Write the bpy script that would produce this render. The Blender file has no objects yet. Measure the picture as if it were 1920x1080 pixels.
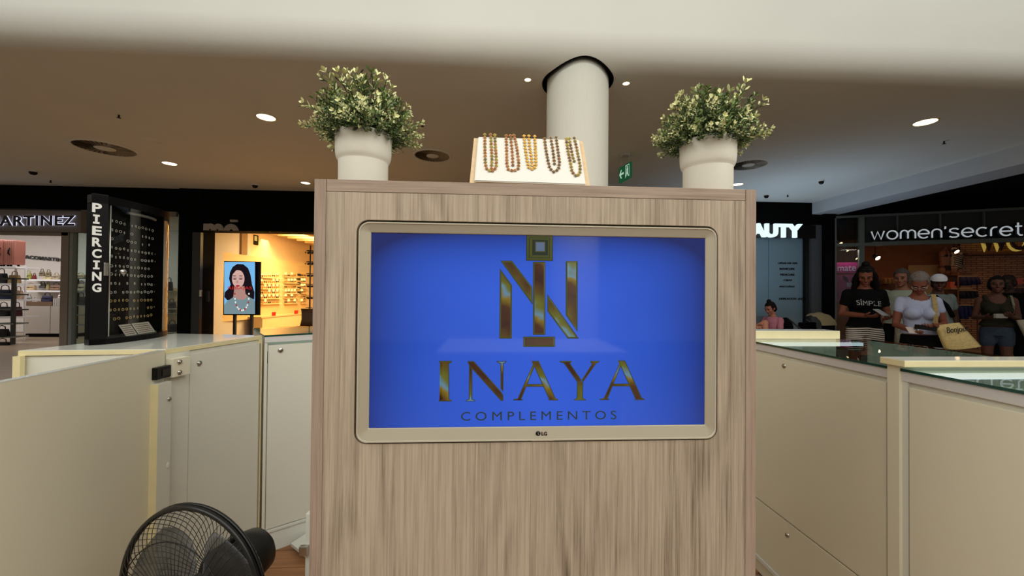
import bpy, bmesh, math, random
from mathutils import Vector, Matrix, noise
random.seed(7)
PI = math.pi
C = bpy.context.scene.collection
V = Vector

# ---------------------------------------------------------------- camera
CAM = V((0, 0, 1.25)); FPX = 750.0
th, pit, rol = math.radians(3.3), math.radians(.64), .0088
fw = V((math.sin(th)*math.cos(pit), math.cos(th)*math.cos(pit), math.sin(pit)))
r0 = V((math.cos(th), -math.sin(th), 0)); u0 = r0.cross(fw)
RT = r0*math.cos(rol) + u0*math.sin(rol); UP = u0*math.cos(rol) - r0*math.sin(rol)
cd = bpy.data.cameras.new('camera'); cam = bpy.data.objects.new('camera', cd); C.objects.link(cam)
cd.sensor_width = 36; cd.lens = FPX*36/1920; cd.clip_start = .02; cd.clip_end = 200
M = Matrix((RT, UP, -fw)).transposed().to_4x4(); M.translation = CAM; cam.matrix_world = M
bpy.context.scene.camera = cam

# ---------------------------------------------------------------- world, light, exposure
sc = bpy.context.scene
sc.view_settings.view_transform = 'Standard'; sc.view_settings.look = 'None'
sc.view_settings.exposure = 0.0; sc.view_settings.gamma = 1; sc.view_settings.use_curve_mapping = False
w = bpy.data.worlds.new('world'); sc.world = w; w.use_nodes = True
w.node_tree.nodes['Background'].inputs[0].default_value = (1.0, .93, .82, 1)
w.node_tree.nodes['Background'].inputs[1].default_value = .30
def area(name, loc, target, sx, sy, power, col, spread=180):
    l = bpy.data.lights.new(name, 'AREA'); l.shape = 'RECTANGLE'; l.size = sx; l.size_y = sy
    l.energy = power; l.color = col; l.spread = math.radians(spread)
    o = bpy.data.objects.new(name, l); C.objects.link(o); o.location = loc
    o.rotation_euler = (V(target)-V(loc)).to_track_quat('-Z', 'Y').to_euler(); return o
area('fascia_fill_light', (0, .3, 5.4), (0, 3.5, 4.5), 20, .7, 108, (.94, 1, .98), 100)  # added strip light, only there to brighten the bulkhead fascia
area('kiosk_key_light', (.1, -1.3, 3.8), (0, 1.0, 1.0), 6.5, 2.6, 88, (1, .985, .92), 140)  # key light for the kiosk fronts, added above and behind the camera
area('side_fill_right', (4.2, -1.2, 3.9), (-1.1, 1.0, .5), 2.4, 2.4, 27, (1, .98, .88), 90)  # added fill from the right for the left gate and counters
area('side_fill_left', (-4.0, -1.2, 3.9), (1.2, .9, .5), 2.4, 2.4, 16, (1, .98, .9), 80)  # matching added fill from the left for the right counters
area('mirrored_column_fill', (1.2, -1.5, 4.6), (.97, -3.1, 1.6), 1.2, 1.2, 70, (1, .98, .95), 100)  # added to light the rear column so the screen mirrors it
area('daylight_far_right', (5.6, 7.2, .9), (6.2, 8.0, 3.4), 1.4, 1.4, 20, (.55, .75, 1), 150)

# ---------------------------------------------------------------- pixel rays -> real places
def ray(px, py): return fw + RT*((px-960)/FPX) - UP*((py-540)/FPX)
def at_d(px, py, d): return CAM + ray(px, py)*d
def at_Y(px, py, Y): r = ray(px, py); return CAM + r*(Y/r.y)
def at_X(px, py, X): r = ray(px, py); return CAM + r*(X/r.x)
def at_Z(px, py, z): r = ray(px, py); return CAM + r*((z-1.25)/r.z)
def on_plane(px, py, p0, n): r = ray(px, py); return CAM + r*((V(p0)-CAM).dot(n)/r.dot(n))
def R(x0, y0, x1, y1, Y):
    xm, ym = (x0+x1)/2, (y0+y1)/2
    return at_Y(x0, ym, Y).x, at_Y(x1, ym, Y).x, at_Y(xm, y1, Y).z, at_Y(xm, y0, Y).z

# ---------------------------------------------------------------- mesh helpers
def nb(): return bmesh.new()
def box(bm, x0, x1, y0, y1, z0, z1, bev=0, mi=0):
    vs = [bm.verts.new(p) for p in ((x0,y0,z0),(x1,y0,z0),(x1,y1,z0),(x0,y1,z0),(x0,y0,z1),(x1,y0,z1),(x1,y1,z1),(x0,y1,z1))]
    fs = [bm.faces.new([vs[i] for i in q]) for q in ((0,3,2,1),(4,5,6,7),(0,1,5,4),(1,2,6,5),(2,3,7,6),(3,0,4,7))]
    for f in fs: f.material_index = mi
    if bev:
        es = list({e for f in fs for e in f.edges})
        bmesh.ops.bevel(bm, geom=es, offset=bev, segments=2, affect='EDGES', profile=.6)
def prism(bm, poly, z0, z1, mi=0, bev=0):
    a = [bm.verts.new((p[0], p[1], z0)) for p in poly]; b = [bm.verts.new((p[0], p[1], z1)) for p in poly]
    n = len(poly); fs = [bm.faces.new(a[::-1]), bm.faces.new(b)]
    for i in range(n): fs.append(bm.faces.new((a[i], a[(i+1) % n], b[(i+1) % n], b[i])))
    for f in fs: f.material_index = mi
    bmesh.ops.recalc_face_normals(bm, faces=fs)
    if bev: bmesh.ops.bevel(bm, geom=list({e for f in fs for e in f.edges}), offset=bev, segments=2, affect='EDGES')
def poly3(bm, pts, off, mi=0):
    """flat polygon pts (3D) extruded by vector off"""
    a = [bm.verts.new(p) for p in pts]; b = [bm.verts.new(V(p)+V(off)) for p in pts]
    n = len(pts); fs = [bm.faces.new(a), bm.faces.new(b[::-1])]
    for i in range(n): fs.append(bm.faces.new((a[i], b[i], b[(i+1) % n], a[(i+1) % n])))
    for f in fs: f.material_index = mi
    bmesh.ops.recalc_face_normals(bm, faces=fs)
def tube(bm, pts, r, n=8, closed=False, mi=0, caps=True):
    pts = [V(p) for p in pts]; m = len(pts)
    if not hasattr(r, '__len__'): r = [r]*m
    rings = []; prev = None
    for i, p in enumerate(pts):
        if closed: t = pts[(i+1) % m]-pts[i-1]
        else: t = pts[min(i+1, m-1)]-pts[max(i-1, 0)]
        if t.length < 1e-9: t = V((0, 0, 1))
        t.normalize()
        if prev is None:
            a = V((0, 0, 1)) if abs(t.z) < .9 else V((1, 0, 0))
            x = t.cross(a).normalized()
        else:
            x = (prev - t*prev.dot(t)); x = x.normalized() if x.length > 1e-6 else t.orthogonal().normalized()
        prev = x; y = t.cross(x)
        rings.append([bm.verts.new(p + (x*math.cos(2*PI*k/n) + y*math.sin(2*PI*k/n))*r[i]) for k in range(n)])
    for i in range(m if closed else m-1):
        A, B = rings[i], rings[(i+1) % m]
        for k in range(n):
            f = bm.faces.new((A[k], A[(k+1) % n], B[(k+1) % n], B[k])); f.smooth = True; f.material_index = mi
    if not closed and caps:
        bm.faces.new(rings[0][::-1]).material_index = mi; bm.faces.new(rings[-1]).material_index = mi
def lathe(bm, prof, n=32, c=(0, 0, 0), mi=0, smooth=True):
    c = V(c); rings = []
    for r, z in prof:
        rings.append([bm.verts.new(c+V((r*math.cos(2*PI*k/n), r*math.sin(2*PI*k/n), z))) for k in range(n)] if r > 1e-6 else [bm.verts.new(c+V((0, 0, z)))])
    for A, B in zip(rings, rings[1:]):
        for k in range(n):
            if len(A) == 1 and len(B) == 1: continue
            if len(A) == 1: f = bm.faces.new((A[0], B[k], B[(k+1) % n]))
            elif len(B) == 1: f = bm.faces.new((A[k], A[(k+1) % n], B[0]))
            else: f = bm.faces.new((A[k], A[(k+1) % n], B[(k+1) % n], B[k]))
            f.smooth = smooth; f.material_index = mi
    bmesh.ops.recalc_face_normals(bm, faces=bm.faces)
def ellip(bm, c, r, mat=None, n=16, mi=0):
    T = Matrix.Translation(V(c)) @ (mat.to_4x4() if mat else Matrix.Identity(4)) @ Matrix.Diagonal((r[0], r[1], r[2], 1))
    g = bmesh.ops.create_uvsphere(bm, u_segments=n, v_segments=max(6, n*2//3), radius=1, matrix=T)
    for v in g['verts']:
        for f in v.link_faces: f.smooth = True; f.material_index = mi
def arcpts(cx, cy, r, a0, a1, n): return [(cx+r*math.cos(math.radians(a0+(a1-a0)*i/n)), cy+r*math.sin(math.radians(a0+(a1-a0)*i/n))) for i in range(n+1)]
def rrect(x0, x1, y0, y1, r, n=6):
    return arcpts(x1-r, y1-r, r, 0, 90, n)+arcpts(x0+r, y1-r, r, 90, 180, n)+arcpts(x0+r, y0+r, r, 180, 270, n)+arcpts(x1-r, y0+r, r, 270, 360, n)

# ---------------------------------------------------------------- objects
MW = {}
def thing(name, label, cat, loc=(0, 0, 0), rz=0, group=None):
    o = bpy.data.objects.new(name, None); C.objects.link(o); o.location = loc; o.rotation_euler = (0, 0, rz); o.empty_display_size = .05
    o['label'] = label; o['category'] = cat
    if group: o['group'] = group
    MW[o] = Matrix.Translation(V(loc)) @ Matrix.Rotation(rz, 4, 'Z'); return o
def obj(name, bm, mats, parent=None, world=False, label=None):
    """bm -> one mesh object; world=True: bm is in world coordinates and gets moved into the parent's frame"""
    if world and parent is not None: bm.transform(MW[parent].inverted())
    me = bpy.data.meshes.new(name); bm.to_mesh(me); bm.free()
    for m_ in (mats if isinstance(mats, (list, tuple)) else [mats]): me.materials.append(m_)
    o = bpy.data.objects.new(name, me); C.objects.link(o)
    if parent is not None: o.parent = parent; MW[o] = MW[parent]
    else: MW[o] = Matrix.Identity(4)
    if label: o['label'] = label
    return o
def tag(o, label, cat, group=None, kind=None):
    o['label'] = label; o['category'] = cat
    if group: o['group'] = group
    if kind: o['kind'] = kind
    return o
def one(name, bm, mats, label, cat, group=None):
    """a one-mesh thing given in world coordinates: origin moved to the base centre"""
    xs = [v.co for v in bm.verts]; c = V((sum(p.x for p in xs)/len(xs), sum(p.y for p in xs)/len(xs), min(p.z for p in xs)))
    bm.transform(Matrix.Translation(-c)); o = obj(name, bm, mats); o.location = c; MW[o] = Matrix.Translation(c)
    return tag(o, label, cat, group)
def struct(name, bm, mats, parent=None):
    o = obj(name, bm, mats, parent)
    if parent is None: o['kind'] = 'structure'
    return o
def dup(root, loc, rz=None, label=None, group=None):
    r = root.copy(); C.objects.link(r); r.location = loc
    if rz is not None: r.rotation_euler = (0, 0, rz)
    if label: r['label'] = label
    if group: r['group'] = group
    MW[r] = Matrix.Translation(V(loc)) @ Matrix.Rotation(r.rotation_euler.z, 4, 'Z')
    for ch in list(root.children):
        c = ch.copy(); C.objects.link(c); c.parent = r
        for g in ch.children:
            d = g.copy(); C.objects.link(d); d.parent = c
    return r

# ---------------------------------------------------------------- materials
def lin(c): return tuple(((x/255)/12.92 if x/255 <= .04045 else ((x/255+.055)/1.055)**2.4) for x in c)+(1,)
def mat(name, rgb, rough=.5, metal=0, var=.06, vs=8, bump=0, bs=200, coat=0, trans=0, alpha=1, ior=1.45, spec=.5, stretch=(1, 1, 1), sss=0):
    m = bpy.data.materials.new(name); m.use_nodes = True; nt = m.node_tree; b = nt.nodes['Principled BSDF']
    N = nt.nodes.new; L = nt.links.new
    tc = N('ShaderNodeTexCoord'); mp = N('ShaderNodeMapping'); L(tc.outputs['Object'], mp.inputs[0]); mp.inputs['Scale'].default_value = stretch
    n = N('ShaderNodeTexNoise'); n.inputs['Scale'].default_value = vs; n.inputs['Detail'].default_value = 4; L(mp.outputs[0], n.inputs[0])
    mx = N('ShaderNodeMix'); mx.data_type = 'RGBA'; c = lin(rgb)
    mx.inputs[6].default_value = tuple(max(0, x*(1-var*1.6)) for x in c[:3])+(1,); mx.inputs[7].default_value = tuple(min(1, x*(1+var*1.6)) for x in c[:3])+(1,)
    L(n.outputs[0], mx.inputs[0]); L(mx.outputs[2], b.inputs['Base Color'])
    b.inputs['Roughness'].default_value = rough; b.inputs['Metallic'].default_value = metal; b.inputs['Coat Weight'].default_value = coat
    b.inputs['Coat Roughness'].default_value = .04
    b.inputs['Transmission Weight'].default_value = trans; b.inputs['IOR'].default_value = ior; b.inputs['Alpha'].default_value = alpha
    b.inputs['Specular IOR Level'].default_value = spec
    if sss: b.inputs['Subsurface Weight'].default_value = sss; b.inputs['Subsurface Scale'].default_value = .01
    if bump:
        n2 = N('ShaderNodeTexNoise'); n2.inputs['Scale'].default_value = bs; n2.inputs['Detail'].default_value = 3; L(mp.outputs[0], n2.inputs[0])
        bp = N('ShaderNodeBump'); bp.inputs['Strength'].default_value = bump; bp.inputs['Distance'].default_value = .002
        L(n2.outputs[0], bp.inputs['Height']); L(bp.outputs[0], b.inputs['Normal'])
    return m
def emis(name, rgb, s=1.0, rough=.3, spec=0):
    m = bpy.data.materials.new(name); m.use_nodes = True; b = m.node_tree.nodes['Principled BSDF']
    b.inputs['Base Color'].default_value = (.01, .01, .01, 1); b.inputs['Emission Color'].default_value = lin(rgb); b.inputs['Emission Strength'].default_value = s
    b.inputs['Roughness'].default_value = rough; b.inputs['Specular IOR Level'].default_value = spec
    return m
def ramp(nt, stops, interp='LINEAR'):
    r = nt.nodes.new('ShaderNodeValToRGB'); e = r.color_ramp.elements; r.color_ramp.interpolation = interp
    e[0].position, e[0].color = stops[0][0], lin(stops[0][1]); e[1].position, e[1].color = stops[-1][0], lin(stops[-1][1])
    for p, c in stops[1:-1]: q = e.new(p); q.color = lin(c)
    return r
def mth(nt, op, a, b=None, c=None):
    n = nt.nodes.new('ShaderNodeMath'); n.operation = op
    for i, x in enumerate((a, b, c)):
        if x is None: continue
        if isinstance(x, (int, float)): n.inputs[i].default_value = x
        else: nt.links.new(x, n.inputs[i])
    return n.outputs[0]
def wood(name, light, dark, horizontal=False, seams=True, tint=(0, 0, 0), shift=0., scale=1., rough=.55):
    """oak laminate: boards of print side by side, each with its own straight and cathedral grain"""
    m = bpy.data.materials.new(name); m.use_nodes = True; nt = m.node_tree; b = nt.nodes['Principled BSDF']; N = nt.nodes.new; L = nt.links.new
    tc = N('ShaderNodeTexCoord'); sp = N('ShaderNodeSeparateXYZ'); L(tc.outputs['Object'], sp.inputs[0])
    a, g = (sp.outputs['Z'], sp.outputs['X']) if horizontal else (sp.outputs['X'], sp.outputs['Z'])
    a = mth(nt, 'MULTIPLY', mth(nt, 'ADD', mth(nt, 'ADD', a, sp.outputs['Y']) if not horizontal else a, shift), scale)
    g = mth(nt, 'MULTIPLY', g, scale)
    def vec(x, y, z):
        c = N('ShaderNodeCombineXYZ')
        for i, q in enumerate((x, y, z)):
            if isinstance(q, (int, float)): c.inputs[i].default_value = q
            else: L(q, c.inputs[i])
        return c.outputs[0]
    def tex(v, s, d=3, r=.55):
        n = N('ShaderNodeTexNoise'); n.inputs['Scale'].default_value = s; n.inputs['Detail'].default_value = d; n.inputs['Roughness'].default_value = r; L(v, n.inputs[0]); return n.outputs[0]
    brd = mth(nt, 'FLOOR', mth(nt, 'DIVIDE', mth(nt, 'ADD', a, .016), .098)) if seams else 0.
    bo = mth(nt, 'MULTIPLY', brd, 3.71) if seams else 0.
    # slow warp that bends the growth rings into cathedrals and knots
    wv = tex(vec(mth(nt, 'MULTIPLY', a, 5.), bo, mth(nt, 'MULTIPLY', g, 1.5)), 1.6, 2, .4)
    ringc = mth(nt, 'ADD', mth(nt, 'MULTIPLY', a, 95.), mth(nt, 'MULTIPLY', wv, 34.))
    fr = mth(nt, 'SINE', ringc)
    fr = mth(nt, 'MULTIPLY_ADD', fr, .5, .5)
    fine = tex(vec(mth(nt, 'MULTIPLY', a, 260.), bo, mth(nt, 'MULTIPLY', g, 5.)), 1., 4, .75)
    mid = tex(vec(mth(nt, 'MULTIPLY', a, 70.), bo, mth(nt, 'MULTIPLY', g, 2.)), 1., 3, .6)
    patch = tex(vec(mth(nt, 'MULTIPLY', a, 9.), bo, mth(nt, 'MULTIPLY', g, .9)), 1., 2, .5)
    ringw = tex(vec(mth(nt, 'MULTIPLY', a, 12.), mth(nt, 'ADD', bo, 9.) if seams else 9., mth(nt, 'MULTIPLY', g, 2.2)), 1., 1, .5)
    ringw = mth(nt, 'MULTIPLY', mth(nt, 'MAXIMUM', mth(nt, 'SUBTRACT', ringw, .42), 0.), 2.6)
    t = mth(nt, 'MULTIPLY', fine, 1.1); t = mth(nt, 'MULTIPLY_ADD', mid, .42, t); t = mth(nt, 'MULTIPLY_ADD', mth(nt, 'MULTIPLY', fr, ringw), .27, t)
    t = mth(nt, 'SUBTRACT', t, mth(nt, 'MULTIPLY_ADD', patch, .22, .32))
    if seams:
        fx = mth(nt, 'FRACT', mth(nt, 'DIVIDE', mth(nt, 'ADD', a, .016), .098)); ln = mth(nt, 'LESS_THAN', fx, .010)
        t = mth(nt, 'MULTIPLY_ADD', ln, .16, t)
        wn = N('ShaderNodeTexWhiteNoise'); wn.noise_dimensions = '1D'; L(brd, wn.inputs['W'])
        t = mth(nt, 'MULTIPLY_ADD', mth(nt, 'SUBTRACT', wn.outputs[0], .5), .11, t)
    rp = ramp(nt, [(.2, light), (.46, tuple((x*2+y)/3 for x, y in zip(light, dark))), (.72, dark)]); L(t, rp.inputs[0]); L(rp.outputs[0], b.inputs['Base Color'])
    b.inputs['Roughness'].default_value = rough; b.inputs['Specular IOR Level'].default_value = .35
    bp = N('ShaderNodeBump'); bp.inputs['Strength'].default_value = .35; bp.inputs['Distance'].default_value = .0006; bp.invert = True
    L(t, bp.inputs['Height']); L(bp.outputs[0], b.inputs['Normal'])
    return m
def glass(name, rgb=(230, 240, 235), rough=0., alpha=.12, spec=.5):
    """clear sheet: a little tint, a real mirror sheen"""
    m = bpy.data.materials.new(name); m.use_nodes = True; nt = m.node_tree; N = nt.nodes.new; L = nt.links.new
    for n in list(nt.nodes): nt.nodes.remove(n)
    out = N('ShaderNodeOutputMaterial'); tr = N('ShaderNodeBsdfTransparent'); tr.inputs[0].default_value = lin(rgb)
    gl = N('ShaderNodeBsdfGlossy'); gl.inputs['Roughness'].default_value = rough
    fr = N('ShaderNodeFresnel'); fr.inputs[0].default_value = 1.5
    mx = N('ShaderNodeMixShader'); ge = N('ShaderNodeNewGeometry'); k = mth(nt, 'MULTIPLY', mth(nt, 'MULTIPLY', fr.outputs[0], spec*2), mth(nt, 'SUBTRACT', 1., ge.outputs['Backfacing']))
    L(k, mx.inputs[0]); L(tr.outputs[0], mx.inputs[1]); L(gl.outputs[0], mx.inputs[2]); L(mx.outputs[0], out.inputs[0])
    return m

# ---------------------------------------------------------------- lettering
def textmesh(s, bold=0., depth=.01, spacing=1., shear=0.):
    cu = bpy.data.curves.new('lettering', 'FONT'); cu.body = s; cu.offset = bold; cu.extrude = depth/2; cu.space_character = spacing; cu.shear = shear
    cu.resolution_u = 4; o = bpy.data.objects.new('lettering', cu); C.objects.link(o)
    bpy.context.view_layer.update()
    me = bpy.data.meshes.new_from_object(o.evaluated_get(bpy.context.evaluated_depsgraph_get()))
    bpy.data.objects.remove(o); bm = nb(); bm.from_mesh(me); bpy.data.meshes.remove(me); return bm
def text(name, s, m, p_left_base, p_right_base, height, parent, bold=0., depth=.01, up=(0, 0, 1), spacing=1., out=None, world=True, shear=0., fit=True, label=None, desc=False):
    """lettering whose baseline runs from p_left_base to p_right_base (3D), capital height as given"""
    bm = textmesh(s, bold, depth, spacing, shear)
    xs = [v.co.x for v in bm.verts]; ys = [v.co.y for v in bm.verts]
    x0, x1 = min(xs), max(xs); y0 = 0 if desc else min(ys); y1 = max(ys)
    A, B = V(p_left_base), V(p_right_base); ux = (B-A); W = ux.length; ux.normalize(); uy = V(up).normalized(); uz = ux.cross(uy).normalized()
    sx = W/(x1-x0); sy = height/(y1-y0)
    for v in bm.verts:
        v.co = A + ux*((v.co.x-x0)*sx) + uy*((v.co.y-y0)*sy) + uz*(v.co.z)
    bmesh.ops.recalc_face_normals(bm, faces=bm.faces)
    return obj(name, bm, m, parent, world, label)

# ================================================================ MATERIALS
M_ceil = mat('ceiling_paint', (229, 226, 216), .8, var=.03, vs=1.2, bump=.15, bs=60)
M_black = mat('black_wall', (4, 4, 4), .8, var=.2, spec=.08)
M_blackg = mat('black_gloss', (6, 6, 7), .3, var=.1, spec=.3)
M_floor = mat('mall_floor', (158, 140, 120), .35, var=.1, vs=2, stretch=(.4, 4, 1))
M_plank = mat('floor_plank', (150, 104, 66), .45, var=.35, vs=3, stretch=(1.2, 22, 22), bump=.2)
M_white = mat('white_laminate', (220, 215, 192), .28, var=.02, vs=3, bump=.03, bs=500)
M_white2 = mat('white_laminate_cool', (214, 213, 200), .3, var=.02, vs=3, bump=.03, bs=500)
M_top = mat('white_gloss_top', (214, 216, 208), .06, var=.02)
M_cream = mat('cream_edge_band', (224, 212, 166), .45, var=.05, vs=20)
M_rail = mat('white_metal_rail', (205, 203, 200), .35, var=.03)
M_steel = mat('brushed_steel', (190, 188, 180), .3, 1, var=.1)
M_darkmetal = mat('dark_metal', (60, 56, 52), .4, .8)
M_glass = glass('clear_glass', (222, 234, 231), 0, spec=.5)
M_glassedge = mat('green_glass_edge', (10, 60, 50), .1, var=.1)
M_velvet = mat('dark_case_lining', (58, 66, 66), .6, var=.15)
M_led = emis('led_strip', (240, 245, 255), 1.6)
M_wood = wood('oak_laminate', (174, 159, 140), (100, 86, 71))
M_woodside = wood('oak_laminate_edge', (160, 141, 126), (108, 90, 77), seams=False, shift=.37, scale=1.0)
M_woodtop = wood('oak_laminate_top_edge', (164, 146, 130), (104, 86, 74), horizontal=True, seams=False, shift=.11, scale=1.0)

# ================================================================ SETTING
FY = 8.9          # plane of the shop fronts at the back
bm = nb(); box(bm, -22, 22, -9, 20, -.2, -.012); struct('floor', bm, M_floor)
kf = thing('kiosk_floor', 'brown wooden plank floor inside the white kiosk counters', 'floor', (0, 0, -.012)); kf['kind'] = 'structure'
pk = []
for i in range(24):
    y0 = -.75+i*.125
    for j in range(3):
        x0 = -1.25+j*.85-(.4 if i % 2 else 0)
        if pk: o = pk[i*j % len(pk)].copy(); C.objects.link(o); o.parent = kf
        else:
            bm = nb(); box(bm, 0, .846, 0, .122, 0, .012, .0012); o = obj('plank', bm, M_plank, kf); pk.append(o)
        o.location = (x0, y0, random.uniform(-.0004, .0004))

# ceiling with its rounded bulkhead towards the open atrium
YE, RB = 3.845, .26
prof = [(13.6, 3.4)]+[(YE, 3.4)]+[(YE-RB*math.sin(a), 3.4+RB-RB*math.cos(a)) for a in [PI/2*k/40 for k in range(1, 41)]]+[(YE-RB, 6.8), (YE+.3, 6.8), (YE+.3, 4.4), (13.6, 4.4)]
bm = nb(); a = [bm.verts.new((-17, y, z)) for y, z in prof]; b = [bm.verts.new((7.6, y, z)) for y, z in prof]
bm.faces.new(a); bm.faces.new(b[::-1])
for i in range(len(prof)):
    f = bm.faces.new((a[i], b[i], b[(i+1) % len(prof)], a[(i+1) % len(prof)])); f.smooth = False
bmesh.ops.recalc_face_normals(bm, faces=bm.faces)
# clip the flat part behind the shop fronts
ceil = struct('ceiling', bm, M_ceil)
CX, CY, CR = .885, 4.03, .312
bm = nb(); lathe(bm, [(0, 3.0), (CR+.05, 3.0), (CR+.05, 4.2), (0, 4.2)], 48, (CX, CY, 0)); cut = obj('cutter', bm, M_black)
md = ceil.modifiers.new('hole', 'BOOLEAN'); md.object = cut; md.operation = 'DIFFERENCE'; md.solver = 'EXACT'
bpy.context.view_layer.update()
me = bpy.data.meshes.new_from_object(ceil.evaluated_get(bpy.context.evaluated_depsgraph_get()))
ceil.modifiers.clear(); ceil.data = me; bpy.data.objects.remove(cut)
# black liner and lid added to keep the hole dark (follows the rounded edge)
bm = nb(); top = []; bot = []
n = 64
for k in range(n):
    an = 2*PI*k/n; x = CX+(CR+.047)*math.cos(an); y = CY+(CR+.047)*math.sin(an)
    z = 3.4 if y >= YE else 3.4+RB-math.sqrt(max(0, RB*RB-(YE-y)**2))
    bot.append(((x, y), z))
lo = [bm.verts.new((p[0][0], p[0][1], p[1]-.006)) for p in bot]; hi = [bm.verts.new((p[0][0], p[0][1], 4.15)) for p in bot]
li = [bm.verts.new((CX+(p[0][0]-CX)*.975, CY+(p[0][1]-CY)*.975, p[1]-.006)) for p in bot]; hi2 = [bm.verts.new((CX+(p[0][0]-CX)*.975, CY+(p[0][1]-CY)*.975, 4.15)) for p in bot]
for k in range(n):
    j = (k+1) % n
    bm.faces.new((lo[k], lo[j], hi[j], hi[k])); bm.faces.new((li[k], hi2[k], hi2[j], li[j])); bm.faces.new((lo[k], li[k], li[j], lo[j]))
bm.faces.new(hi); bmesh.ops.recalc_face_normals(bm, faces=bm.faces)
struct('trim_1', bm, M_black)
M_col = mat('column_plaster', (226, 221, 206), .75, var=.06, vs=30, stretch=(12, 12, .25), bump=.5, bs=160)
bm = nb(); lathe(bm, [(CR, -.01), (CR, .15), (CR-.0, 3.9), (0, 3.9)], 64, (0, 0, 0))
o = obj('column', bm, M_col); o.location = (CX, CY, 0); tag(o, 'round white plaster column passing through a black hole in the ceiling', 'column')
# lowered white beam on the right with darker soffit, and the dark ceiling beyond it
bm = nb(); box(bm, 7.5, 8.1, -1, 9.6, 3.13, 3.45); struct('trim_2', bm, mat('beam_paint', (196, 198, 200), .8, var=.03))
bm = nb(); box(bm, 8.1, 22, -1, 17, 3.35, 3.6); struct('ceiling_right', bm, M_black)
bm = nb(); box(bm, 8.12, 13, 3.8, 4.3, 3.2, 3.36); struct('trim_3', bm, mat('dark_grey_bulkhead', (60, 56, 54), .8))
# back wall (black shop-front surround)
x_l, x_m0 = -17, at_Y(335, 500, FY).x
bm = nb()
zP = at_Y(75, 392, FY).z; zM = at_Y(480, 434, FY).z
x384 = at_Y(383, 500, FY).x; x308 = at_Y(337, 500, FY).x
box(bm, x_l, x308, FY, FY+.35, zP, 3.399)
box(bm, x308, x384-.02, FY-.05, FY+.35, 0, 3.399)
box(bm, x384-.02, -1.2, FY-.03, FY+.35, zM, 3.399)
struct('wall_back', bm, M_black)
bm = nb(); xb = at_Y(1420, 400, FY).x
box(bm, -1.2, at_Y(1400, 400, FY).x, FY-.03, FY+.35, 0, 3.399)
zB = at_Y(1470, 421, FY).z
box(bm, at_Y(1400, 400, FY).x, at_Y(1562, 400, FY).x+.3, FY-.02, FY+.5, zB, 3.399)
box(bm, at_Y(1538, 400, FY).x, at_Y(1560, 400, FY).x, FY-.12, FY+.05, 0, 3.3)
struct('wall_right', bm, M_black)

# ================================================================ KIOSK TOWER WITH THE SCREEN
YF = .71
tl = at_Y(590, 336, YF); tr_ = at_Y(1416.5, 355, YF)
X0, X1, ZT = at_Y(583, 800, YF).x, at_Y(1417.5, 700, YF).x, (tl.z+tr_.z)/2
XC = (X0+X1)/2; T = .0195; DEP = .34
tower = thing('display_tower', 'tall pale oak laminate cabinet with a screen set into its front', 'cabinet', (XC, YF, 0))
hx = (X1-X0)/2
for s in (-1, 1):
    bm = nb(); box(bm, *((-hx, -hx+T) if s < 0 else (hx-T, hx)), 0, DEP, 0, ZT, .0008)
    obj('side_panel', bm, M_woodside, tower)
bm = nb(); box(bm, -hx+T+.0006, hx-T-.0006, .001, DEP-.002, ZT-T-.001, ZT+.0005, .0008); obj('top_panel', bm, M_woodtop, tower)
bm = nb(); box(bm, -hx+T, hx-T, DEP-.02, DEP-.004, 0, ZT-T-.002); obj('back_panel', bm, M_woodside, tower)
# opening
oa, ob_ = at_Y(665.5, 620, YF), at_Y(1346.5, 620, YF); oz1, oz0 = at_Y(1000, 417.5, YF).z, at_Y(1000, 829.5, YF).z
def ring_pts(x0, x1, z0, z1, r, y, n=6): return [(px, y, pz) for px, pz in rrect(x0, x1, z0, z1, r, n)]
def loft(bm, rings, mi=0, cap0=False, cap1=False, smooth=False, mis=None):
    rv = [[bm.verts.new(p) for p in r] for r in rings]
    for q, (A, B) in enumerate(zip(rv, rv[1:])):
        for k in range(len(A)):
            f = bm.faces.new((A[k], A[(k+1) % len(A)], B[(k+1) % len(A)], B[k])); f.smooth = smooth; f.material_index = mis[q] if mis else mi
    if cap0: bm.faces.new(rv[0][::-1]).material_index = mi
    if cap1: bm.faces.new(rv[-1]).material_index = mis[-1] if mis else mi
    return rv
bm = nb(); yf = .0015
inner = ring_pts(oa.x-XC, ob_.x-XC, oz0, oz1, .021, yf, 8)
fx0, fx1, fz0, fz1 = -hx+T+.0004, hx-T-.0004, .0, ZT-T-.0016
iv = [bm.verts.new(p) for p in inner]; ov = [bm.verts.new(p) for p in ((fx0, yf, fz0), (fx1, yf, fz0), (fx1, yf, fz1), (fx0, yf, fz1))]
es = [bm.edges.new((iv[k], iv[(k+1) % len(iv)])) for k in range(len(iv))]+[bm.edges.new((ov[k], ov[(k+1) % 4])) for k in range(4)]
g = bmesh.ops.triangle_fill(bm, edges=es, use_beauty=True)
ex = bmesh.ops.extrude_face_region(bm, geom=[f for f in bm.faces])
for v in ex['geom']:
    if isinstance(v, bmesh.types.BMVert): v.co.y += .018
bmesh.ops.recalc_face_normals(bm, faces=bm.faces)
obj('front_panel', bm, M_wood, tower)
bm = nb(); box(bm, oa.x-XC-.01, ob_.x-XC+.01, .075, .085, oz0-.01, oz1+.01); obj('recess_back', bm, M_black, tower)

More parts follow.
